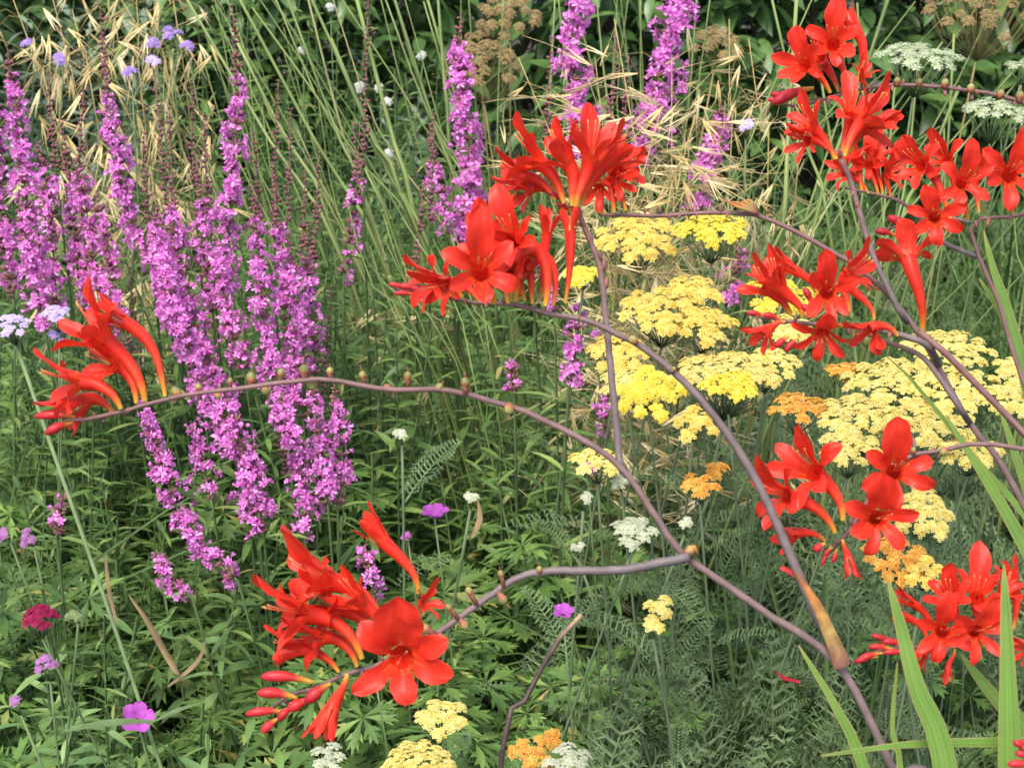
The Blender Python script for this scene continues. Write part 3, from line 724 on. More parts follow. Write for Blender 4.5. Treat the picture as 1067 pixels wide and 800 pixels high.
# --- right middle cluster on a stem from the edge
D5 = 1.12
m5 = thing('crocosmia', P(1280, 1100, 1.2), 'scarlet crocosmia in front of the big pale yellow yarrow on a stem from the right', 'crocosmia'); m5.location.z = 0
croc_stalk([m5.location] + px([(1230, 620), (1130, 480), (1067, 468), (1018, 460), (985, 468), (950, 474), (925, 490), (900, 530), (880, 560), (862, 575)], D5), .0034, .0012, 'main_stem', m5, n=60, wob=.0002)
d = D5 - .02
flower(m5, d, (878, 542), (848, 492), (-.55, .3, .55), 46, .75, top=1.25, up=(.15, 1, 0), bend=(.1, 1, .1))
flower(m5, d - .01, (870, 555), (820, 518), (-.88, .12, .42), 42, .8, up=(-.25, 1, 0), bend=(-.3, .8, .2))
flower(m5, d + .01, (860, 564), (828, 556), (-.92, -.2, .3), 28, .5)
flower(m5, d - .03, (935, 520), (932, 492), (0, .02, .97), 40, .9, wd=1.35, top=1.35, up=(0, 1, .1), dd=.03)
flower(m5, d - .05, (915, 565), (914, 540), (0, -.15, .95), 40, .95, wd=1.35, top=1.2, up=(.1, 1, .2), dd=.03)
flower(m5, d - .02, (878, 562), (884, 582), (.15, -.95, .25), 22, .1, up=(1, .2, .2), bend=(.05, -1, .3), top=1.05, stam=False)
for bs, tp, wd in [((860, 566), (848, 574), 9), ((868, 570), (858, 580), 6), ((872, 572), (868, 586), 6), ((866, 568), (856, 590), 5)]: bud(m5, d, bs, tp, wd)
pods(m5, D5, [(985, 468, -2, 2), (952, 473, 0, -4)], 5)
raceme_bracts(m5, D5 - .005, [(925, 492), (900, 530), (872, 566)], 8)
croc_stalk(px([(950, 474), (953, 462), (946, 450)], D5), .0018, .0008, 'branch', m5, n=10)

# --- lower right cluster between the sword leaves
D6 = 1.10
m6 = thing('crocosmia', P(1200, 1150, 1.14), 'scarlet crocosmia flowering low between the green sword leaves', 'crocosmia'); m6.location.z = 0
croc_stalk([m6.location] + px([(1160, 820), (1100, 690), (1067, 668), (1040, 662), (1000, 668), (960, 675), (925, 676), (895, 687)], D6), .0032, .0009, 'main_stem', m6, n=50, wob=.0003)
d = D6 - .02
flower(m6, d - .02, (985, 675), (982, 658), (-.12, .0, .96), 36, .93, top=1.15, up=(.1, 1, .1), dd=.02)
flower(m6, d - .03, (1022, 672), (1017, 658), (.08, -.02, .96), 36, .93, top=1.1, up=(.35, 1, .1), dd=.025)
flower(m6, d, (1000, 668), (990, 625), (-.35, .5, .5), 32, .6, up=(0, 1, 0))
flower(m6, d, (1022, 664), (1018, 622), (-.1, .5, .6), 36, .65, up=(.1, 1, 0))
flower(m6, d + .01, (1056, 655), (1056, 610), (-.35, .9, .1), 28, .1, bend=(.15, 1, 0))
flower(m6, d, (1040, 660), (1045, 618), (.3, .6, .4), 28, .5)
flower(m6, d, (975, 672), (950, 628), (-.85, .4, .2), 22, .1, bend=(-.1, 1, .1))
flower(m6, d - .01, (968, 674), (946, 644), (-.9, .25, .25), 20, .1, bend=(-.1, 1, .1))
flower(m6, d - .01, (978, 676), (962, 680), (-.7, -.5, .45), 24, .5)
flower(m6, d, (995, 676), (988, 696), (-.15, -.95, .2), 16, .08, bend=(0, -1, .2), stam=False)
flower(m6, d, (1090, 676), (1070, 674), (-.9, 0, .3), 26, .5)
for bs, tp, wd in [((935, 672), (908, 662), 7), ((945, 672), (918, 668), 8), ((930, 676), (905, 674), 7), ((920, 680), (894, 688), 8), ((915, 684), (890, 690), 7), ((945, 680), (920, 680), 7)]: bud(m6, d, bs, tp, wd)
raceme_bracts(m6, D6 - .01, [(1040, 664), (980, 673), (920, 678)], 10)
m7 = thing('crocosmia', P(1130, 1150, 1.02), 'tip of a crocosmia spray of small closed red buds at the bottom corner', 'crocosmia'); m7.location.z = 0
croc_stalk([m7.location] + px([(1120, 900), (1095, 820), (1075, 795), (1062, 780)], .95), .002, .0008, 'main_stem', m7, n=24)
for bs, tp, wd in [((1070, 782), (1056, 772), 8), ((1074, 790), (1058, 784), 8), ((1078, 798), (1050, 796), 9), ((1066, 778), (1066, 770), 7)]: bud(m7, .945, bs, tp, wd)
# bare stem running down to the right
m8 = thing('crocosmia', P(1300, 900, 1.3), 'flowerless purple crocosmia stem slanting behind the leaning red one', 'crocosmia'); m8.location.z = 0
croc_stalk([m8.location] + px([(1160, 560), (1067, 452), (1015, 398), (975, 358), (957, 345)], D2 - .03), .0036, .0020, 'main_stem', m8, n=40)

# two petals that have dropped on the fronds
for x, y, d_, fc, lb in [(832, 709, 1.3, (-.9, .1, .3), 'dark red dropped petal lying by the fork of the thick stem'), (815, 590, 1.32, (.5, -.4, .5), 'small dropped red petal caught under the right middle red cluster')]:
    b = MB(); n_ = V(*fc).normalized(); e_ = V(0, 1, .3); e_ = (e_ - n_ * e_.dot(n_)).normalized(); c_ = P(x, y, d_)
    petal_mesh(b, Vector((0, 0, 0)), n_, e_, n_.cross(e_), .026, .009, .1, .5, .5, seed=3)
    o_ = link('dropped_petal', b.mesh('dropped_petal', BUDRED)); o_.location = c_; tag(o_, lb, 'petal')

# --- sword leaves
def sword(d, pts, wpx, label, tipw=.02, roll=.0, depth2=None, group='sword leaves of the crocosmia'):
    s_ = d / FPX; n = 22
    q = [P(x, y, (d if depth2 is None else d + (depth2 - d) * i / (len(pts) - 1))) for i, (x, y) in enumerate(pts)]
    sp = spline(q, n); rows, er = [], []
    root = thing('sword_leaf', (q[0].x, q[0].y, 0), label, 'leaf', group)
    b, e1, e2 = MB(), MB(), MB()
    for i, p in enumerate(sp):
        t = i / (n - 1); wd = wpx * .5 * s_ * min(1, (1 - t) ** .62 * 1.05) + .0003
        tan = (sp[min(i + 1, n - 1)] - sp[max(i - 1, 0)]).normalized()
        sdv = tan.cross(V(roll, 0, 1)).normalized(); nr = sdv.cross(tan)
        # pleated blade
        rows.append([p + sdv * (x * wd) + nr * (wd * (.16 if k % 2 else 0) + .10 * wd * (1 - abs(x))) for k, x in enumerate((-1, -.72, -.45, -.2, 0, .2, .45, .72, 1))])
        e1.v.append(0); er.append((p - sdv * wd, p + sdv * wd, sdv, nr, wd))
    b.grid(rows, [.2 + .6 * i / n for i in range(n)])
    for i in range(len(b.t)): b.t[i] = (.15, .75, .35, .9, .5, .8, .3, .7, .2)[i % 9] * .9 + .08 * math.sin(i * .13) + max(0, (i // 9) / n - .88) * 5
    b.build('blade', SWORD, root)
    m = MB()
    for sg in (0, 1): m.tube([r_[sg] for r_ in er], [.00042 * min(1, .3 + r_[4] * 250) for r_ in er], 5)
    m.build('margin', EDGE, root)
    return root
sword(.98, [(1010, 1050), (985, 800), (955, 715), (938, 650), (925, 603)], 36, 'tall green sword leaf with yellow edges crossing below the low red cluster')
sword(.97, [(1056, 1050), (1052, 800), (1050, 700), (1046, 588)], 34, 'broad upright green sword leaf in front of the low red cluster')
sword(1.02, [(960, 1000), (900, 800), (870, 735), (832, 672)], 17, 'narrow green sword leaf just below the fork of the thick purple stem')
sword(1.0, [(1120, 772), (1035, 773), (950, 775), (855, 787)], 10, 'thin bright green leaf lying level behind the upright sword leaves')
sword(1.14, [(1190, 900), (1100, 790), (1040, 730), (1000, 680)], 30, 'green sword leaf arching behind the low red cluster')
sword(1.15, [(1230, 800), (1100, 620), (1040, 520), (985, 432)], 22, 'long green sword leaf in front of the pale yarrow at the right')
sword(1.16, [(1250, 900), (1110, 600), (1010, 470), (945, 390), (925, 372)], 10, 'narrow pale green leaf slanting up across the big pale yarrow')
sword(1.17, [(1180, 760), (1090, 560), (1067, 500), (1040, 420)], 20, 'green sword leaf ending beside the slanting purple stems')
sword(1.34, [(1150, 700), (1060, 360), (1035, 280), (1025, 240)], 24, 'upright green sword leaf behind the open red blooms')
sword(1.36, [(1130, 620), (1080, 420), (1045, 330), (1020, 290)], 20, 'shorter sword leaf behind the hanging red flower')
sword(1.0, [(950, 1000), (938, 800), (930, 760), (935, 690)], 8, 'thin green leaf blade beside the tall yellow-edged sword leaf')

# --- dark cut stalk near the bottom
b = MB(); q = [P(500, 1150, 1.25)]; q[0].z = 0
b.tube(spline(q + px([(522, 800), (540, 745), (572, 682), (598, 646), (606, 640)], 1.2), 30), [.0034 - .0016 * i / 29 for i in range(30)], 8)
tag(b.build('dry_stalk', DARKSTALK), 'dark brown bare stalk ending in a pale cut tip', 'stalk')

# ------------------------------------------------------------------ loosestrife
def floret_cluster_mesh(seed):
    """three or four florets of one whorl: open, half open and withering, with their calyces"""
    rr = random.Random(100 + seed); b = MB()
    for q in range(3 + seed % 2):
        a = rr.uniform(0, 6.28); off = Vector((math.cos(a) * rr.uniform(.3, 1.15), math.sin(a) * rr.uniform(.3, 1.15), rr.uniform(-.5, .35)))
        M = basis((off * .8 + Vector((0, 0, 1))).normalized(), rr.uniform(0, 6.28)).to_4x4(); M.translation = off; sc = rr.uniform(.6, 1.05)
        shut = rr.random() < .25
        for k in range(6):
            a = k * math.pi / 3 + rr.uniform(-.3, .3); e = Vector((math.cos(a), math.sin(a), 0)); sd_ = Vector((-e.y, e.x, 0)); L = rr.uniform(.7, 1.1) * sc
            lift = (rr.uniform(1.0, 1.6) if shut else rr.uniform(.0, .75)); tw = rr.uniform(-.8, .8); rows = []; L *= (.6 if shut else 1)
            for t, w_ in ((.06, .05), (.4, .13), (.72, .18), (1, .05)):
                c = e * (L * t) + Vector((0, 0, lift * sc * t * (1.15 - .55 * t) + .09 * math.sin(t * 8 + k))); tv = Vector((0, 0, tw * w_))
                rows.append([M @ (c - sd_ * w_ - tv), M @ (c + Vector((0, 0, -.03))), M @ (c + sd_ * w_ + tv)])
            b.grid(rows, [0, .3, .6, 1])
        for k in range(3):
            a = rr.uniform(0, 6.28); b.tube([M @ Vector((0, 0, 0)), M @ Vector((math.cos(a) * .2, math.sin(a) * .2, .7 * sc))], .022, 3)
    return b.mesh('floret_cluster', PINK)
FLORET = [floret_cluster_mesh(i) for i in range(8)]
def calyces(b, p, ax, n, r_, L):
    for k in range(n):
        a = rnd(0, 6.283); x = ax.orthogonal().normalized(); x.rotate(Matrix.Rotation(a, 3, ax)); dr = (x + ax * rnd(.3, 1.0)).normalized()
        b.tube([p, p + dr * L * .6, p + dr * L], [r_ * .6, r_, r_ * .5], 5)
def spike(pts, d, f0, f1, dens, label, width=20, fl=8.0, budden=1.0, tall=True, group='purple loosestrife spikes'):
    """pts from the tip downwards; florets between the fractions f0 and f1 of the length, dark buds above and spent calyces below"""
    s_ = d / FPX
    p3 = [P(x, y, d + rnd(-.01, .01)) for x, y in pts]
    dirv = (p3[-1] - p3[-2]).normalized(); foot = p3[-1] + Vector((dirv.x * .12, .03, -.1)); foot.z = 0
    if p3[-1].z < .05: foot.z = p3[-1].z - .02
    root = thing('loosestrife_spike', foot, label, 'loosestrife', group)
    L = sum((a - b_).length for a, b_ in zip(p3, p3[1:]))
    n = max(12, int(L / (5 * s_))); sp = spline(p3, n)
    low = spline([p3[-1], (p3[-1] + foot) * .5 + Vector((0, -.01, 0)), foot], 8)
    b = MB(); path = sp + low[1:]
    b.tube(path, [.0006 + .0010 * min(1, i / n) for i in range(len(path))], 5, [1 - i / (len(path) - 1) for i in range(len(path))])
    b.build('stem', LSTEM, root)
    cb = MB(); cnt = 0
    for i, p in enumerate(sp[:-1]):
        t = i / (n - 1); ax = (sp[i] - sp[i + 1]).normalized()
        if t < f0:
            k = .45 + .55 * t / max(f0, .01)
            calyces(cb, p + V(rnd(-1, 1), 0, rnd(-1, 1)) * s_ * 1.5, ax, random.randint(2, 5), rnd(1.4, 2.4) * s_ * k, rnd(4, 8.5) * s_ * k)
        else:
            if i % 2 == 0 or random.random() < .3: calyces(cb, p, ax, random.randint(3, 7), 1.5 * s_, rnd(6, 11) * s_)
    if cb.v: cb.build('buds', CALYX, root)
    m = int(dens * (f1 - f0) * L / s_ / 2.9); m = min(int(m * .60), 99)
    if f1 > f0:
        for k in range(m):
            t = f0 + (f1 - f0) * (k + rnd(0, 1)) / m; wh = 13.0 * s_ / L; t = min(max(f0, (round(t / wh) + rnd(-.22, .22)) * wh), .999); q = t * (n - 1); i = min(int(q), n - 2)
            p = sp[i].lerp(sp[i + 1], q - i); ax = (sp[i] - sp[i + 1]).normalized()
            x = ax.orthogonal().normalized(); x.rotate(Matrix.Rotation(rnd(0, 6.283), 3, ax))
            if x.dot(CF) > .35 and random.random() < .6: x = -x
            dr = (x + ax * rnd(.1, .7)).normalized()
            tp = min(1, .4 + (t - f0) / .3)
            w_ = width * s_ * .72 * rnd(.25, 1.0) * tp * (.8 + .35 * math.sin(t * 23 + pts[0][0]))
            o = link('floret_cluster', FLORET[k % 8], root)
            M = basis(dr, rnd(0, 6.28)).to_4x4(); M.translation = p + dr * w_ - root.location
            sc = fl * s_ * rnd(.72, 1.1) * (.6 + .4 * tp)
            o.matrix_basis = M @ Matrix.Diagonal((sc, sc, sc, 1))
    # leaves on the stem below the flowers
    fo = FM(); nl = 14
    for i in range(nl):
        j = int(len(low) * i / nl); p = low[j] - root.location
        if i < 2 and f1 > .9: continue
        for q in (0, 1): fo.leaf(NARROW[i % 2], leafM(i * 1.3 + q * math.pi, rnd(0, .6)), p, rnd(.04, .06))
    link('foliage', fo.mesh('loosestrife_leaves', LANCE), root)
    return root
S = 'purple loosestrife spike '
SP = [
 ([(8, 55), (14, 90), (20, 150), (32, 240), (45, 330)], 2.0, .10, .95, 1.3, S + 'with tall dense bloom at the far left edge'),
 ([(-8, 95), (-4, 170), (5, 260), (15, 320)], 2.05, .05, .9, 1.0, S + 'cut by the left edge of the view'),
 ([(40, 150), (48, 190), (55, 260), (62, 350)], 1.98, .12, .95, 1.0, S + 'between the far left spike and the bud-tipped one'),
 ([(65, 130), (72, 190), (80, 250), (92, 330)], 2.02, .3, .95, .9, S + 'with long bare tip left of the tall bud-tipped one'),
 ([(104, 6), (108, 60), (113, 110), (122, 170), (140, 235), (172, 290), (190, 345)], 1.92, .27, .98, 1.35, S + 'with a long dark bud tip and bloom bending right as it descends'),
 ([(242, 8), (246, 60), (248, 110), (243, 180), (238, 240), (236, 310)], 1.95, .25, .98, 1.35, S + 'tallest of all, upright with dark bud tip near the vervain'),
 ([(178, 200), (185, 260), (195, 330), (212, 420)], 1.9, .08, .95, 1.35, S + 'dense and leaning, below the violet vervain heads'),
 ([(160, 225), (175, 300), (198, 370), (225, 440), (250, 480)], 1.86, .05, .95, 1.3, S + 'crossing behind the seed pods of the arching stem'),
 ([(283, 170), (288, 220), (292, 280), (302, 360), (316, 440)], 1.9, .25, .95, 1.1, S + 'with reddish bud tip right of the tallest spike'),
 ([(262, 190), (268, 250), (274, 330), (288, 410), (300, 465)], 1.86, .15, .95, 1.25, S + 'thick with bloom between the two upright ones'),
 ([(150, 425), (165, 470), (185, 530), (215, 575), (248, 605)], 1.68, .0, .98, 1.25, S + 'lowest, sloping down to the right under the left red flowers'),
 ([(222, 400), (236, 440), (250, 480), (262, 560)], 1.72, .0, .9, 1.0, S + 'hanging just below the row of seed pods'),
 ([(295, 410), (305, 450), (315, 500), (318, 565)], 1.72, .05, .95, 1.2, S + 'short and full above the lower left red cluster'),
 ([(348, 400), (353, 440), (358, 500), (352, 530)], 1.74, .15, .9, .85, S + 'narrow, at the right end of the pink mass'),
 ([(368, 130), (372, 175), (368, 230), (358, 290)], 2.0, .35, .95, .55, S + 'sparse with a few blooms among the green grass stalks'),
 ([(160, 582), (175, 600), (200, 622)], 1.66, .0, .95, 1.0, S + 'stub with pale blooms lowest in the pink mass'),
 ([(262, 470), (268, 510), (275, 560)], 1.7, .0, .85, .9, S + 'stub hidden low in the middle of the pink mass'),
 ([(480, 15), (478, 50), (482, 100), (487, 150), (486, 200), (478, 262)], 2.15, .12, .97, 1.5, S + 'slim and upright left of the brown seed heads', 23, 9.0),
 ([(448, 130), (452, 170), (460, 205), (470, 255)], 2.1, .28, .95, .9, S + 'short, leaning against the slim upright one'),
 ([(600, -20), (598, 20), (596, 70), (602, 120), (606, 175)], 2.1, .0, .95, 1.7, S + 'behind the top centre red flowers', 27, 9.0),
 ([(712, -30), (700, 20), (692, 70), (676, 130), (660, 180)], 2.05, .0, .95, 1.9, S + 'broad and leaning left, among straw oat spikelets', 32, 9.0),
 ([(752, 110), (742, 150), (732, 190), (722, 230)], 2.0, .1, .95, 1.2, S + 'loose, between straw oats and the upper right red flowers', 28, 9.0),
 ([(772, 265), (765, 290), (755, 330)], 1.95, .0, .9, .5, S + 'small, beside the red cluster above the yarrow'),
 ([(604, 322), (600, 350), (597, 378), (592, 408)], 1.75, .0, .98, 1.3, S + 'short bright one left of the golden yarrow'),
 ([(560, 280), (572, 300), (578, 330)], 1.8, .0, .8, .6, S + 'few-flowered, under the central red flowers'),
 ([(628, 410), (630, 430), (634, 460)], 1.75, .0, .8, .5, S + 'tiny, below the golden yarrow'),
 ([(532, 380), (534, 392), (536, 410)], 1.8, .0, .8, .5, S + 'tiny single tuft in the green middle of the bed'),
 ([(378, 570), (385, 590), (392, 640)], 1.6, .0, .9, .8, S + 'little tuft seen through the lower left red cluster'),
 ([(205, 165), (210, 220), (215, 280), (222, 330)], 2.0, .3, .95, 1.0, S + 'reddish tipped, left of the tallest spike'),
 ([(320, 235), (322, 280), (325, 330), (330, 400)], 1.93, .2, .95, .75, S + 'thin, at the right flank of the pink mass'),
 ([(20, 210), (28, 260), (38, 300), (50, 345)], 1.93, .1, .95, .9, S + 'low at left, above the lilac vervain'),
 ([(100, 200), (112, 260), (120, 310), (135, 370)], 1.97, .12, .9, .7, S + 'loose one above the left red flowers'),
 ([(66, 520), (62, 535), (60, 560)], 1.7, .0, .8, .5, S + 'small tuft above the crimson scabious'),
 ([(196, 300), (206, 345), (222, 390), (238, 430)], 1.88, .0, .95, 1.2, S + 'filling the middle behind the seed pods'),
 ([(225, 250), (232, 300), (243, 350), (256, 395)], 1.9, .05, .95, 1.2, S + 'half hidden under the tallest spike'),
 ([(165, 215), (162, 260), (170, 310), (182, 350)], 1.95, .1, .95, 1.1, S + 'left behind the dense leaning one'),
 ([(300, 240), (304, 290), (312, 340), (318, 390)], 1.9, .18, .95, 1.0, S + 'at the right shoulder of the pink mass'),
 ([(240, 420), (252, 470), (262, 510), (270, 560)], 1.7, .0, .95, 1.1, S + 'below the pods beside the lowest sloping one'),
 ([(200, 440), (212, 490), (222, 530)], 1.72, .05, .9, 1.0, S + 'short and leaning, right of the lowest sloping one'),
 ([(325, 400), (330, 450), (338, 495), (342, 530)], 1.73, .08, .95, 1.0, S + 'between the short full spike and the narrow one'),
 ([(80, 170), (90, 220), (98, 270), (108, 310)], 1.99, .1, .95, 1.0, S + 'behind the long bud-tipped one at left'),
 ([(340, 440), (335, 490), (330, 540)], 1.76, .1, .9, .7, S + 'faint one behind the short full spike'),
]
for a in SP: spike(*a)
BS = 'loosestrife spike in dark red bud '
for pts, lb in [([(160, 80), (168, 140), (172, 200), (178, 270)], 'left of the violet vervain heads'), ([(176, 108), (178, 160), (182, 230)], 'beside the bud-tipped pink one'), ([(200, 88), (200, 140), (202, 200)], 'below the violet vervain heads'),
            ([(290, 85), (288, 140), (286, 200), (290, 260)], 'just right of the tallest pink spike'), ([(303, 115), (302, 170), (298, 240)], 'near the grass stalks right of the pink mass'), ([(333, 160), (330, 220), (326, 280)], 'at the edge of the grass stalks'),
            ([(384, -5), (382, 60), (380, 120), (378, 180)], 'tall among the green grass stalks'), ([(575, 40), (572, 90), (570, 150)], 'below the brown seed heads'), ([(642, 35), (640, 85), (632, 130)], 'between the two pink spikes behind the red flowers'), ([(452, 120), (450, 180), (447, 235)], 'behind the short leaning spike'), ([(50, 80), (54, 130), (58, 180)], 'at upper left among straw oats'), ([(88, 90), (84, 140), (82, 190)], 'left of the long bud tip'), ([(270, 250), (275, 330), (285, 420), (300, 500)], 'inside the pink mass'), ([(212, 120), (214, 170), (218, 230)], 'close left of the tallest pink spike'), ([(265, 140), (268, 190), (272, 250)], 'close right of the tallest pink spike'), ([(318, 180), (316, 230), (312, 290)], 'over the right shoulder of the pink mass'), ([(150, 140), (152, 190), (156, 250)], 'right of the long bud tip'), ([(345, 300), (340, 360), (338, 420)], 'beside the narrow right-hand pink spike'), ([(440, 190), (438, 230), (434, 280)], 'low between grass stalks and red flowers'), ([(655, 60), (652, 110), (650, 150)], 'left of the broad leaning pink spike'), ([(135, 280), (142, 350), (150, 420)], 'above the left red flowers')]:
    spike(pts, 2.03, 1.0, 1.0, 0, BS + lb, budden=.8, group='loosestrife spikes in bud')

# ------------------------------------------------------------------ flat flower heads: yarrow, umbels, vervain, scabious
def cluster_mesh(name, mat, nf=13, seed=0, ray=.30, dome=.35, flat=1.0):
    rr = random.Random(seed); b = MB()
    for i in range(nf):
        r_ = math.sqrt(i / nf) * .92; a = i * 2.4 + rr.uniform(-.2, .2)
        c = Vector((math.cos(a) * r_, math.sin(a) * r_, dome * (1 - r_ * r_) + rr.uniform(-.05, .08)))
        nr = Vector((c.x * .55, c.y * .55, 1)).normalized(); M = basis(nr, rr.uniform(0, 6)).to_4x4(); M.translation = c
        for k in range(5):
            q = k * 1.2566; o = []
            for (rad, da, z) in ((.3, 0, .06), (.62, -.52, .1), (1.0, -.36, .02), (1.08, 0, .0), (1.0, .36, .02), (.62, .52, .1)):
                o.append(M @ Vector((math.cos(q + da) * rad * ray, math.sin(q + da) * rad * ray, z * ray)))
            i0 = len(b.v); b.v += o; b.t += [.5] * 6; b.f.append(tuple(i0 + j for j in range(6)))
        b.blob(M @ Vector((0, 0, .05 * ray)), nr, ray * .32, ray * .34, (0, 1), 6, 4)
    # the green cup under the florets
    b.tube([Vector((0, 0, -.55)), Vector((0, 0, -.15)), Vector((0, 0, .05))], [.05, .4, .62], 7)
    return b.mesh(name, mat)
CL = {}
def clusters(c):
    if c not in CL:
        nf, ray, dome = {'umbel': (22, .15, .3), 'brown': (26, .17, .9), 'violet': (17, .24, .5), 'lilac': (17, .26, .45), 'white': (15, .26, .35)}.get(c, (15, .29, .5))
        CL[c] = [cluster_mesh('floret_cluster', YEL[c], nf, i, ray, dome) for i in range(3)]
    return CL[c]
def head(px_, py_, w_, h_, c, d, label, cat='yarrow', name='yarrow_flower', cs=8.0, group=None, foot=None, dome=.22, stem_r=.0014, smat=GREYSTEM, fill=1.0, leaves=True):
    """a domed plate of floret clusters, w_ x h_ photo pixels, on its branching stalk"""
    if cat == 'yarrow': w_ *= 1.1; h_ *= 1.12
    s_ = d / FPX; Rw = w_ * .5 * s_; cc = P(px_, py_, d)
    # the plate is seen from above at an angle: its tilt gives the height it shows
    sq = max(.25, min(.97, h_ / w_)); view = math.asin(sq) if sq < 1 else 1.5
    nrm = (CU * math.cos(view) - CF * math.sin(view)).normalized(); nrm = (nrm + Vector((rnd(-.08, .08), rnd(-.05, .05), .25))).normalized()
    ft = Vector(foot) if foot else Vector((cc.x + rnd(-.16, .16), cc.y + rnd(.0, .16), 0))
    root = thing(name, ft, label, cat, group)
    if c == 'crimson': fill = 2.6
    M = basis(nrm, rnd(0, 6.28)); cr = cs * s_; n = max(3, int((Rw / cr) ** 2 * .95 * fill))
    node = cc - nrm * max(Rw * (.9 if c != 'brown' else .75), .02)
    b = MB()
    path = spline([ft, ft.lerp(node, .5) + Vector((rnd(-.03, .03), rnd(-.03, .03), 0)), node], 12)
    b.tube(path, stem_r, 6)
    pl = []
    for i in range(n):
        r_ = math.sqrt((i + .35) / n) * (Rw - cr * .4) * (1 + rnd(-.07, .07)); a = i * 2.39996 + rnd(-.25, .25)
        lx, ly = math.cos(a) * r_, math.sin(a) * r_
        p = cc + M @ Vector((lx, ly, dome * Rw * (1 - (r_ / Rw) ** 2) + rnd(-.10, .10) * cr * 2)); pl.append((p, lx, ly))
        b.tube([node, node.lerp(p, .5) + M @ Vector((lx * .18, ly * .18, -Rw * .05)), p - nrm * cr * .4], stem_r * (.45 if c != 'brown' else .22), 4)
    b.build('stem', smat, root)
    for i, (p, lx, ly) in enumerate(pl[:99]):
        o = link('floret_cluster', clusters(c)[i % 3], root)
        dr = (nrm + M @ Vector((lx, ly, 0)) / max(Rw, .001) * .42 + Vector((rnd(-.12, .12), rnd(-.12, .12), 0))).normalized()
        m = basis(dr, rnd(0, 6.28)).to_4x4(); m.translation = p - root.location
        sc = cr * rnd(.9, 1.2); o.matrix_basis = m @ Matrix.Diagonal((sc, sc, sc, 1))
    if leaves:
        fo = FM()
        for i in range(5):
            q = path[2 + i * 2] - root.location; fo.leaf(FROND[i % 5], leafM(rnd(0, 6.28), rnd(.1, .8)), q, rnd(.05, .11))
        link('foliage', fo.mesh('stalk_leaves', FERN), root)
    return root
Y = 'yarrow head '
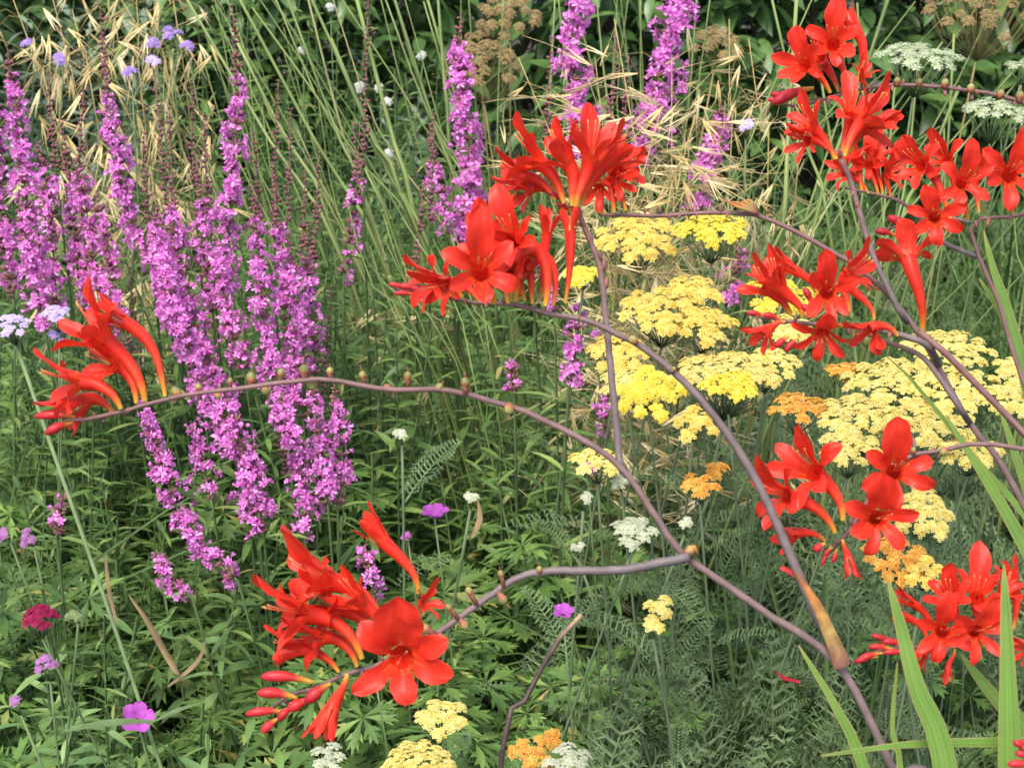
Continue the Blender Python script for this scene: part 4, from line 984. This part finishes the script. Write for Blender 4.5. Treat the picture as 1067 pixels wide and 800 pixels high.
for a in [
 (462, 750, 50, 32, 'pale', 1.40, 'small pale yellow yarrow head below the lower left red cluster'),
 (434, 797, 72, 30, 'pale', 1.36, 'pale yellow yarrow head cut by the bottom edge'),
 (340, 793, 42, 26, 'white', 1.38, 'greenish yellow yarrow head at the bottom under the red buds'),
 (553, 784, 42, 34, 'orange', 1.42, 'orange yarrow head beside the dark brown stalk'),
 (575, 772, 16, 18, 'orange', 1.46, 'tiny apricot yarrow head beside the orange one'),
 (592, 794, 48, 26, 'white', 1.40, 'greenish white yarrow head right of the orange one at the bottom'),
 (687, 634, 34, 22, 'pale', 1.45, 'small pale yellow yarrow head alone in the feathery leaves'),
 (681, 653, 20, 16, 'pale', 1.44, 'tiny pale yellow yarrow head just under the lone small one'),
 (660, 556, 48, 30, 'white', 1.5, 'greenish white yarrow head left of the thick purple stem'),
 (622, 482, 52, 24, 'pale', 1.55, 'loose pale yarrow head behind the fork of the purple stem'),
 (648, 497, 22, 16, 'white', 1.55, 'small whitish yarrow head near the stem fork'),
 (730, 507, 40, 20, 'orange', 1.55, 'small orange yarrow head left of the rising purple branch'),
 (745, 492, 24, 16, 'orange', 1.6, 'half hidden amber yarrow head behind the small orange one'),
 (665, 250, 84, 52, 'gold', 1.85, 'dull golden yarrow head under the straw oat spikelets'),
 (742, 242, 72, 34, 'bright', 1.8, 'bright yellow yarrow head below the arching purple stem tip'),
 (722, 306, 56, 36, 'gold', 1.72, 'apricot gold yarrow head topmost of the golden group'),
 (690, 326, 86, 50, 'gold', 1.68, 'large gold yarrow head left in the golden group'),
 (735, 342, 66, 36, 'gold', 1.66, 'gold yarrow head at the right of the golden group'),
 (645, 370, 66, 38, 'gold', 1.62, 'gold yarrow head left of the bright yellow one'),
 (655, 402, 60, 26, 'pale', 1.58, 'pale gold yarrow head half under the bright yellow one'),
 (677, 412, 62, 58, 'bright', 1.55, 'brightest yellow yarrow head in the middle group'),
 (725, 442, 46, 30, 'gold', 1.54, 'small cream gold yarrow head right of the brightest one'),
 (755, 392, 104, 44, 'pale', 1.62, 'broad pale yellow yarrow head below the red cluster'),
 (800, 382, 66, 34, 'pale', 1.66, 'pale yellow yarrow head behind the broad pale one'),
 (760, 405, 60, 26, 'bright', 1.58, 'lemon yarrow head at the front rim of the broad pale one'),
 (833, 428, 60, 28, 'orange', 1.58, 'orange yarrow head above the right middle red cluster'),
 (880, 390, 40, 18, 'orange', 1.66, 'flat small orange yarrow head in front of grass blades'),
 (812, 312, 74, 44, 'bright', 1.75, 'yellow yarrow head peeping through the red cluster'),
 (822, 345, 50, 30, 'pale', 1.7, 'yarrow head directly under the red cluster petals'),
 (608, 290, 34, 30, 'bright', 1.72, 'small yellow yarrow head between the central red flowers'),
 (985, 368, 90, 42, 'pale', 1.68, 'pale cream yarrow head at the top of the big pale group'),
 (930, 402, 100, 52, 'pale', 1.62, 'pale cream yarrow head at upper left of the big pale group'),
 (1000, 412, 96, 50, 'pale', 1.58, 'pale cream yarrow head in the middle of the big pale group'),
 (900, 440, 92, 46, 'pale', 1.56, 'pale cream yarrow head at the left of the big pale group'),
 (962, 448, 92, 44, 'pale', 1.52, 'pale cream yarrow head at the front of the big pale group'),
 (885, 470, 66, 32, 'pale', 1.5, 'pale cream yarrow head lowest at left behind the red petals'),
 (1012, 472, 60, 34, 'pale', 1.5, 'pale cream yarrow head lowest at right by the level stem'),
 (1060, 392, 50, 36, 'pale', 1.62, 'pale cream yarrow head at the right edge'),
 (1052, 420, 50, 30, 'pale', 1.58, 'pale cream yarrow head just under the right edge one'),
 (965, 540, 58, 46, 'pale', 1.42, 'yellow cream yarrow head right of the frontal red flowers'),
 (936, 585, 66, 50, 'orange', 1.36, 'amber yarrow head under the frontal red flowers'),
 (966, 600, 46, 36, 'gold', 1.34, 'gold yarrow head at the right of the amber one'),
 (960, 520, 40, 22, 'pale', 1.46, 'narrow cream yarrow head peeping out beside the frontal red flowers'),
]: head(*a, group='yarrow flower heads')
for x, y, lb in [(417, 452, 'left of the yarrow fork'), (491, 519, 'above the cranesbill leaves'), (603, 570, 'by the feathery fronds'), (716, 545, 'near the thick stem'), (610, 520, 'left of the white head')]:
    head(x, y, 13, 11, 'white', 1.5, 'tiny unopened white yarrow head ' + lb, group='yarrow flower heads', cs=5)
for x, y, w_, h_, lb in [(958, 62, 92, 42, 'flat white umbel flower behind the upper right red stem'), (1038, 118, 74, 36, 'white umbel flower just above the open red blooms'), (1066, 72, 40, 24, 'white umbel flower cut by the right edge')]:
    head(x, y, w_, h_, 'umbel', 1.9, lb, 'umbel flower', 'umbel_flower', 7.5, 'white umbel flowers', smat=GSTEM, leaves=False)
for x, y, w_, h_, d_, lb in [(1025, 18, 130, 75, 2.3, 'big dry brown seed umbel at the upper right corner'), (530, 24, 70, 62, 2.6, 'dry brown seed umbel between pink spikes'), (505, 80, 84, 50, 2.55, 'faded olive seed umbel under the brown one'), (745, 55, 56, 40, 2.6, 'small faded seed umbel right of the broad pink spike'), (500, 50, 40, 30, 2.6, 'little brown seed umbel beside the bigger one')]:
    head(x, y, w_, h_, 'brown', d_, lb, 'seed umbel', 'dried_umbel', 7, 'dry seed umbels', dome=.75, smat=STRAWSTEM, leaves=False)
VE = 'vervain head '
for x, y, w_, h_, c, d_, ft, lb in [(12, 342, 40, 26, 'lilac', 1.55, (245, 800), 'lilac vervain head at the left edge on a long bare stem'), (58, 331, 34, 20, 'lilac', 1.7, None, 'lilac vervain head left of the red petals'), (62, 352, 26, 18, 'violet', 1.72, None, 'fading vervain head just under the lilac one'),
        (178, 38, 24, 15, 'violet', 2.2, None, 'topmost violet vervain head of the group'), (160, 47, 14, 13, 'violet', 2.2, None, 'violet vervain head left in the topmost trio'), (195, 50, 14, 12, 'violet', 2.2, None, 'violet vervain head right in the topmost trio'), (159, 66, 17, 14, 'lilac', 2.2, None, 'pale vervain head hanging under the trio'), (135, 77, 14, 12, 'violet', 2.2, None, 'lowest small vervain head of the upper left group'), (63, 62, 14, 14, 'violet', 2.25, None, 'violet vervain head over grey leaves'), (29, 47, 12, 10, 'violet', 2.3, None, 'tiny vervain head among straw oats'), (779, 133, 18, 16, 'lilac', 1.9, None, 'lilac vervain head left of the upper right red flowers')]:
    f_ = None
    if ft: q = P(ft[0] + 60, 1150, 1.36); f_ = (q.x, q.y, 0)
    head(x, y, w_, h_, c, d_, lb, 'vervain', 'vervain_flower', 5.2, 'vervain heads', foot=f_, dome=.5, stem_r=.0022 if ft else .0012, smat=GSTEM, leaves=False)
for x, y, w_, h_, c, d_, lb in [(42, 646, 36, 15, 'crimson', 1.42, 'crimson scabious head at lower left'), (30, 562, 20, 20, 'mauve', 1.55, 'mauve scabious tuft above the crimson one'), (4, 558, 15, 18, 'mauve', 1.55, 'mauve scabious tuft at the left edge'), (48, 694, 24, 16, 'mauve', 1.4, 'ragged mauve scabious under the crimson one'), (76, 643, 16, 16, 'seed', 1.42, 'green scabious seed ball beside the crimson head'), (16, 732, 12, 9, 'mauve', 1.4, 'faint mauve scabious low at the left edge')]:
    head(x, y, w_, h_, c, d_, lb, 'scabious', 'scabious_flower', 4.6, 'scabious flowers', dome=.75, stem_r=.0012, smat=GSTEM, leaves=False)
for x, y, lb in [(395, 95, 'white round bud beside the grass stalks'), (403, 108, 'white bud just below the round one'), (405, 162, 'cream bud halfway down the grass stalks'), (344, 10, 'white bud at the top edge'), (440, 60, 'pale bud left of the slim pink spike'), (375, 92, 'small white bud at left in the grass stalks'), (315, 55, 'white bud behind the tallest spike')]:
    head(x, y, 9, 9, 'bud', 2.5, lb, 'bud', 'campion_bud', 4, 'white campion buds', dome=1, stem_r=.0009, smat=GSTEM, leaves=False)

# cranesbill blooms
def crane(x, y, w_, d, face, label):
    s_ = d / FPX; c = P(x, y, d); n = V(*face).normalized(); u = V(0, 1, 0); u = (u - n * u.dot(n)).normalized(); sv_ = u.cross(n); Lm = w_ * .5 * s_
    ft = Vector((c.x + .02, c.y + .05, 0)); root = thing('cranesbill_flower', ft, label, 'cranesbill flower', 'cranesbill blooms')
    b = MB(); b.tube(spline([ft, ft.lerp(c, .6) + Vector((.01, 0, 0)), c - n * .003], 8), .0011, 5); b.build('stem', GSTEM, root)
    for k in range(5):
        a = k * 1.2566 + .3; e = u * math.cos(a) + sv_ * math.sin(a); pb = MB(); petal_mesh(pb, c + e * Lm * .1, n, e, n.cross(e), Lm * .92, Lm * .8, .8, 1.35, .3, seed=k)
        pb.build('petal', CRANE, root)
for a in [(143, 750, 40, 1.5, (.2, .5, .8), 'magenta cranesbill bloom behind a narrow leaf at lower left'), (587, 640, 26, 1.4, (0, .8, .6), 'magenta cranesbill bloom at the tip of the dark stalk'), (613, 492, 26, 1.6, (.1, .8, .5), 'magenta cranesbill bloom under the pale loose yarrow'), (453, 538, 34, 1.6, (0, .9, .4), 'flattened magenta cranesbill bloom among cut leaves'), (424, 560, 14, 1.6, (-.3, .5, .5), 'small dark magenta cranesbill bloom above the half-closed red flower'), (390, 700, 14, 1.5, (0, .6, .6), 'tiny cranesbill bloom behind the frontal red flower')]: crane(*a)

# narrow leaf pair in front of the magenta bloom, dry leaves
fo = FM(); q = P(160, 752, 1.415)
for az, L in ((2.0, .08), (-1.1, .045)): fo.leaf(NARROW[0], leafM(az, .25), (0, 0, 0), L)
o = link('narrow_leaf', fo.mesh('narrow_leaf_pair', FERN)); o.location = q
tag(o, 'pair of narrow grey-green leaves crossing the magenta cranesbill bloom', 'leaf')
def dryleaf(pts, d, wpx, label):
    s_ = d / FPX; sp = spline(px(pts, d), 12); b = MB(); rows = []
    for i, p in enumerate(sp):
        t = i / 11; wd = wpx * .5 * s_ * math.sin(math.pi * min(1, .12 + t * .88)) ** .7; tw = .8 * math.sin(t * 3)
        rows.append([p + V(x * wd, -x * wd * .3, tw * x * wd + abs(x) * wd * .5) for x in (-1, -.5, 0, .5, 1)])
    b.grid(rows, [i / 11 for i in range(12)]); tag(b.build('dry_leaf', DRY), label, 'dry leaf', 'dry brown leaves')
dryleaf([(185, 702), (165, 665), (150, 640), (133, 618)], 1.62, 13, 'broad dry brown leaf under the lowest pink blooms')
dryleaf([(122, 648), (116, 625), (112, 600), (110, 575)], 1.64, 6, 'narrow dry leaf left of the broad one')
dryleaf([(175, 715), (205, 690), (215, 665)], 1.63, 5, 'curled dry leaf strip right of the broad one')
dryleaf([(492, 560), (500, 540), (498, 520)], 1.6, 6, 'dry leaf upright among cranesbill leaves above the red bud stem')

# ------------------------------------------------------------------ tall grass stalks
def culm(p0, p1, d, r_, label, group, bow=0.0, d2=None):
    a = P(*p0, d); c = P(*p1, d2 or d)                 # a = lower end, c = upper end
    dirv = (a - c).normalized(); ft = a + dirv * .25
    if dirv.z < -.05: ft = a + dirv * (a.z / -dirv.z) * .9
    if ft.z > .05 or (ft - a).length > 1.2: ft = Vector((a.x + dirv.x * .3, a.y + .05, 0))
    ft.z = 0
    mid = a.lerp(c, .5) + V(bow, 0, 0)
    b = MB(); sp = spline([ft, a, mid, c], 16); b.tube(sp, [r_ * (1.15 - .6 * i / 15) for i in range(16)], 5)
    for k in (4, 9): b.blob(sp[k], (sp[k + 1] - sp[k]).normalized(), r_ * 2.2, r_ * 1.35, (0, 1), 6, 4)
    b.v = [v - ft for v in b.v]
    o = link('grass_stalk', b.mesh('grass_stalk', CULM)); o.location = ft
    tag(o, label, 'grass stalk', group)
for i in range(18):
    x0 = rnd(300, 560); y0 = rnd(250, 350); dx = -rnd(70, 200)
    culm((x0, y0), (x0 + dx, -30 + rnd(-10, 40)), rnd(2.2, 2.7), rnd(.0013, .0030), 'green grass stalk leaning left in the sheaf behind the pink spikes', 'grass stalks leaning left', rnd(-.03, .03))
for p0, p1, r_ in [((440, 265), (372, 0), .0052), ((455, 300), (345, 40), .0042), ((395, 260), (300, 0), .0034), ((470, 180), (455, -20), .004), ((430, 240), (352, 60), .0048), ((365, 290), (195, 0), .0036), ((500, 280), (405, -20), .004), ((410, 300), (250, 0), .0042), ((350, 250), (240, 30), .0036), ((520, 260), (440, -20), .0036), ((470, 320), (325, 0), .004)]:
    culm(p0, p1, 2.2, r_, 'thick pale green grass stalk leaning left in front of the sheaf', 'thick grass stalks leaning left', .0)
for i in range(18):
    x0 = rnd(480, 700); culm((x0, rnd(220, 320)), (x0 + rnd(-60, 50), -30), rnd(2.2, 2.7), rnd(.0011, .0024), 'thin upright grass stalk among the straw oats', 'upright grass stalks', rnd(-.02, .02))
for i in range(26):
    x0 = rnd(690, 960); y0 = rnd(240, 420); culm((x0, y0), (x0 + rnd(60, 260), y0 - rnd(160, 340)), rnd(1.9, 2.5), rnd(.0011, .0030), 'grass stalk leaning right behind the red flowers', 'grass stalks leaning right', rnd(-.03, .03))
for i in range(14):
    x0 = rnd(880, 1090); y0 = rnd(300, 420); culm((x0, y0), (x0 + rnd(-40, 70), y0 - rnd(180, 330)), rnd(1.9, 2.4), rnd(.0014, .0034), 'grass stalk rising between the red blooms and the white umbels', 'grass stalks by the white umbels', rnd(-.03, .03))
for p0, p1, r_ in [((812, 280), (830, 0), .0045), ((845, 250), (925, 0), .0042), ((785, 300), (905, 150), .0042), ((870, 290), (800, -20), .003), ((930, 260), (1000, 90), .004)]:
    culm(p0, p1, 2.0, r_, 'thick green grass stalk behind the upper right red flowers', 'thick grass stalks at the right')
for i in range(16):
    x0 = rnd(150, 340); culm((x0 + rnd(60, 150), rnd(300, 420)), (x0, rnd(20, 150)), rnd(2.2, 2.6), rnd(.0009, .0018), 'thin green stalk slanting through the pink spikes', 'thin stalks among the loosestrife', rnd(-.02, .02))
for i in range(10):
    x0 = rnd(350, 480); culm((x0 + rnd(40, 90), rnd(350, 420)), (x0, rnd(200, 260)), rnd(1.9, 2.1), rnd(.0012, .002), 'green stalk in the middle of the bed', 'stalks in the middle of the bed', rnd(-.02, .02))

# ------------------------------------------------------------------ golden oats
def spikelet_mesh(seed):
    rr = random.Random(seed); b = MB()
    for k in range(2):
        sg = k * 2 - 1; rows = []
        for t, w_ in ((0, .015), (.25, .042), (.6, .03), (1, .003)):
            c = Vector((sg * .13 * t, t, .03 * math.sin(t * 3))); rows.append([c + Vector((-w_, 0, 0)), c + Vector((0, 0, .03)), c + Vector((w_, 0, 0))])
        b.grid(rows, [0, .3, .6, 1])
    b.tube([Vector((0, .2, 0)), Vector((rr.uniform(-.1, .1), 1.4, .05)), Vector((rr.uniform(-.3, .3), 2.2, .1))], [.014, .011, .006], 3)
    return b.mesh('spikelet', STRAW)
SPK = [spikelet_mesh(i) for i in range(4)]
def oats(p0, p1, d, n, spread, L, label, droop=1.0, bias=(0, -1)):
    """panicle whose axis runs from p0 (low) to p1 (tip), n hanging spikelets"""
    s_ = d / FPX; a, c = P(*p0, d), P(*p1, d + .03); ft = Vector((a.x + (a.x - c.x) * .4, a.y + .12, 0))
    root = thing('golden_oat', ft, label, 'golden oat grass', 'golden oat panicles')
    sp = spline([ft, a, a.lerp(c, .5) + V(0, .01, 0), c], 24); b = MB(); b.tube(sp, [.0017 * (1.1 - .75 * i / 23) for i in range(24)], 5)
    top = sp[8:]
    n = min(99, int(n * 1.45))
    for i in range(n):
        q = top[int(i / n * (len(top) - 1))]; sg = 1 if i % 2 else -1
        e = q + V(sg * rnd(.1, 1), rnd(-.9, .7), rnd(-.7, .8)) * spread * s_
        b.tube([q, q.lerp(e, .5) + V(0, .15, 0) * spread * s_, e], .00038, 3)
        dr = (V(bias[0] + rnd(-.9, .9), bias[1] * droop + rnd(-.7, .8), rnd(-.5, .6))).normalized()
        y_ = dr; x_ = y_.orthogonal().normalized(); x_.rotate(Matrix.Rotation(rnd(0, 6.28), 3, y_)); z_ = x_.cross(y_)
        M = Matrix((x_, y_, z_)).transposed().to_4x4(); M.translation = e - ft; k = L * 1.2 * s_ * rnd(.75, 1.2)
        o = link('spikelet', SPK[i % 4], root); o.matrix_basis = M @ Matrix.Diagonal((k, k, k, 1))
    b.build('stem', STRAWSTEM, root)
O = 'straw golden oat panicle '
for a in [((60, 140), (10, -10), 2.3, 46, 46, 24, O + 'at the upper left corner'), ((90, 150), (50, -20), 2.35, 40, 45, 22, O + 'beside the corner one over grey leaves'), ((150, 120), (140, -25), 2.35, 60, 40, 24, O + 'above the violet vervain trio'), ((190, 60), (170, -20), 2.4, 40, 40, 20, O + 'just left of the tallest pink spike'), ((100, 120), (75, 10), 2.3, 30, 35, 24, O + 'over the grey-green leaves'),
          ((690, 330), (640, 20), 1.95, 60, 50, 26, O + 'tallest of those behind the central red flowers', .4, (-.6, -.2)), ((650, 340), (540, 60), 2.0, 40, 45, 24, O + 'leaning left over the central red flowers', .4, (-.9, .2)), ((700, 300), (700, 60), 2.0, 60, 55, 26, O + 'in front of the broad pink spike', .4, (.6, -.2)), ((640, 310), (690, 110), 1.9, 50, 50, 28, O + 'right over the dull gold yarrow', .6, (-.3, -.5)), ((760, 190), (760, 20), 2.1, 55, 45, 22, O + 'left of the upper right red flowers', .8, (0, -.8)), ((800, 200), (780, 40), 2.1, 40, 40, 20, O + 'half hidden by the upper right red flowers', .8, (.2, -.8)),
          ((640, 330), (590, 180), 1.95, 44, 45, 22, O + 'between the two central red groups', .6, (0, -.4)), ((830, 190), (825, 90), 2.0, 30, 30, 20, O + 'hanging below the red bud of the upper right stem', 1, (0, -1)), ((660, 360), (700, 230), 1.85, 36, 45, 26, O + 'lowest, across the golden yarrow', .5, (.5, -.4)),
          ((690, 260), (725, 120), 1.95, 50, 50, 26, O + 'right of the broad pink spike', .4, (.9, -.1)), ((640, 260), (620, 60), 2.1, 45, 45, 24, O + 'between the two pink spikes at top centre', .5, (.3, -.2)), ((180, 100), (110, -25), 2.3, 45, 50, 22, O + 'arching over the violet vervain from the right'),
          ((430, 330), (420, 270), 2.2, 34, 50, 20, O + 'pale tangle left of the central red flowers', .8, (-.3, -.6))]:
    oats(*a)
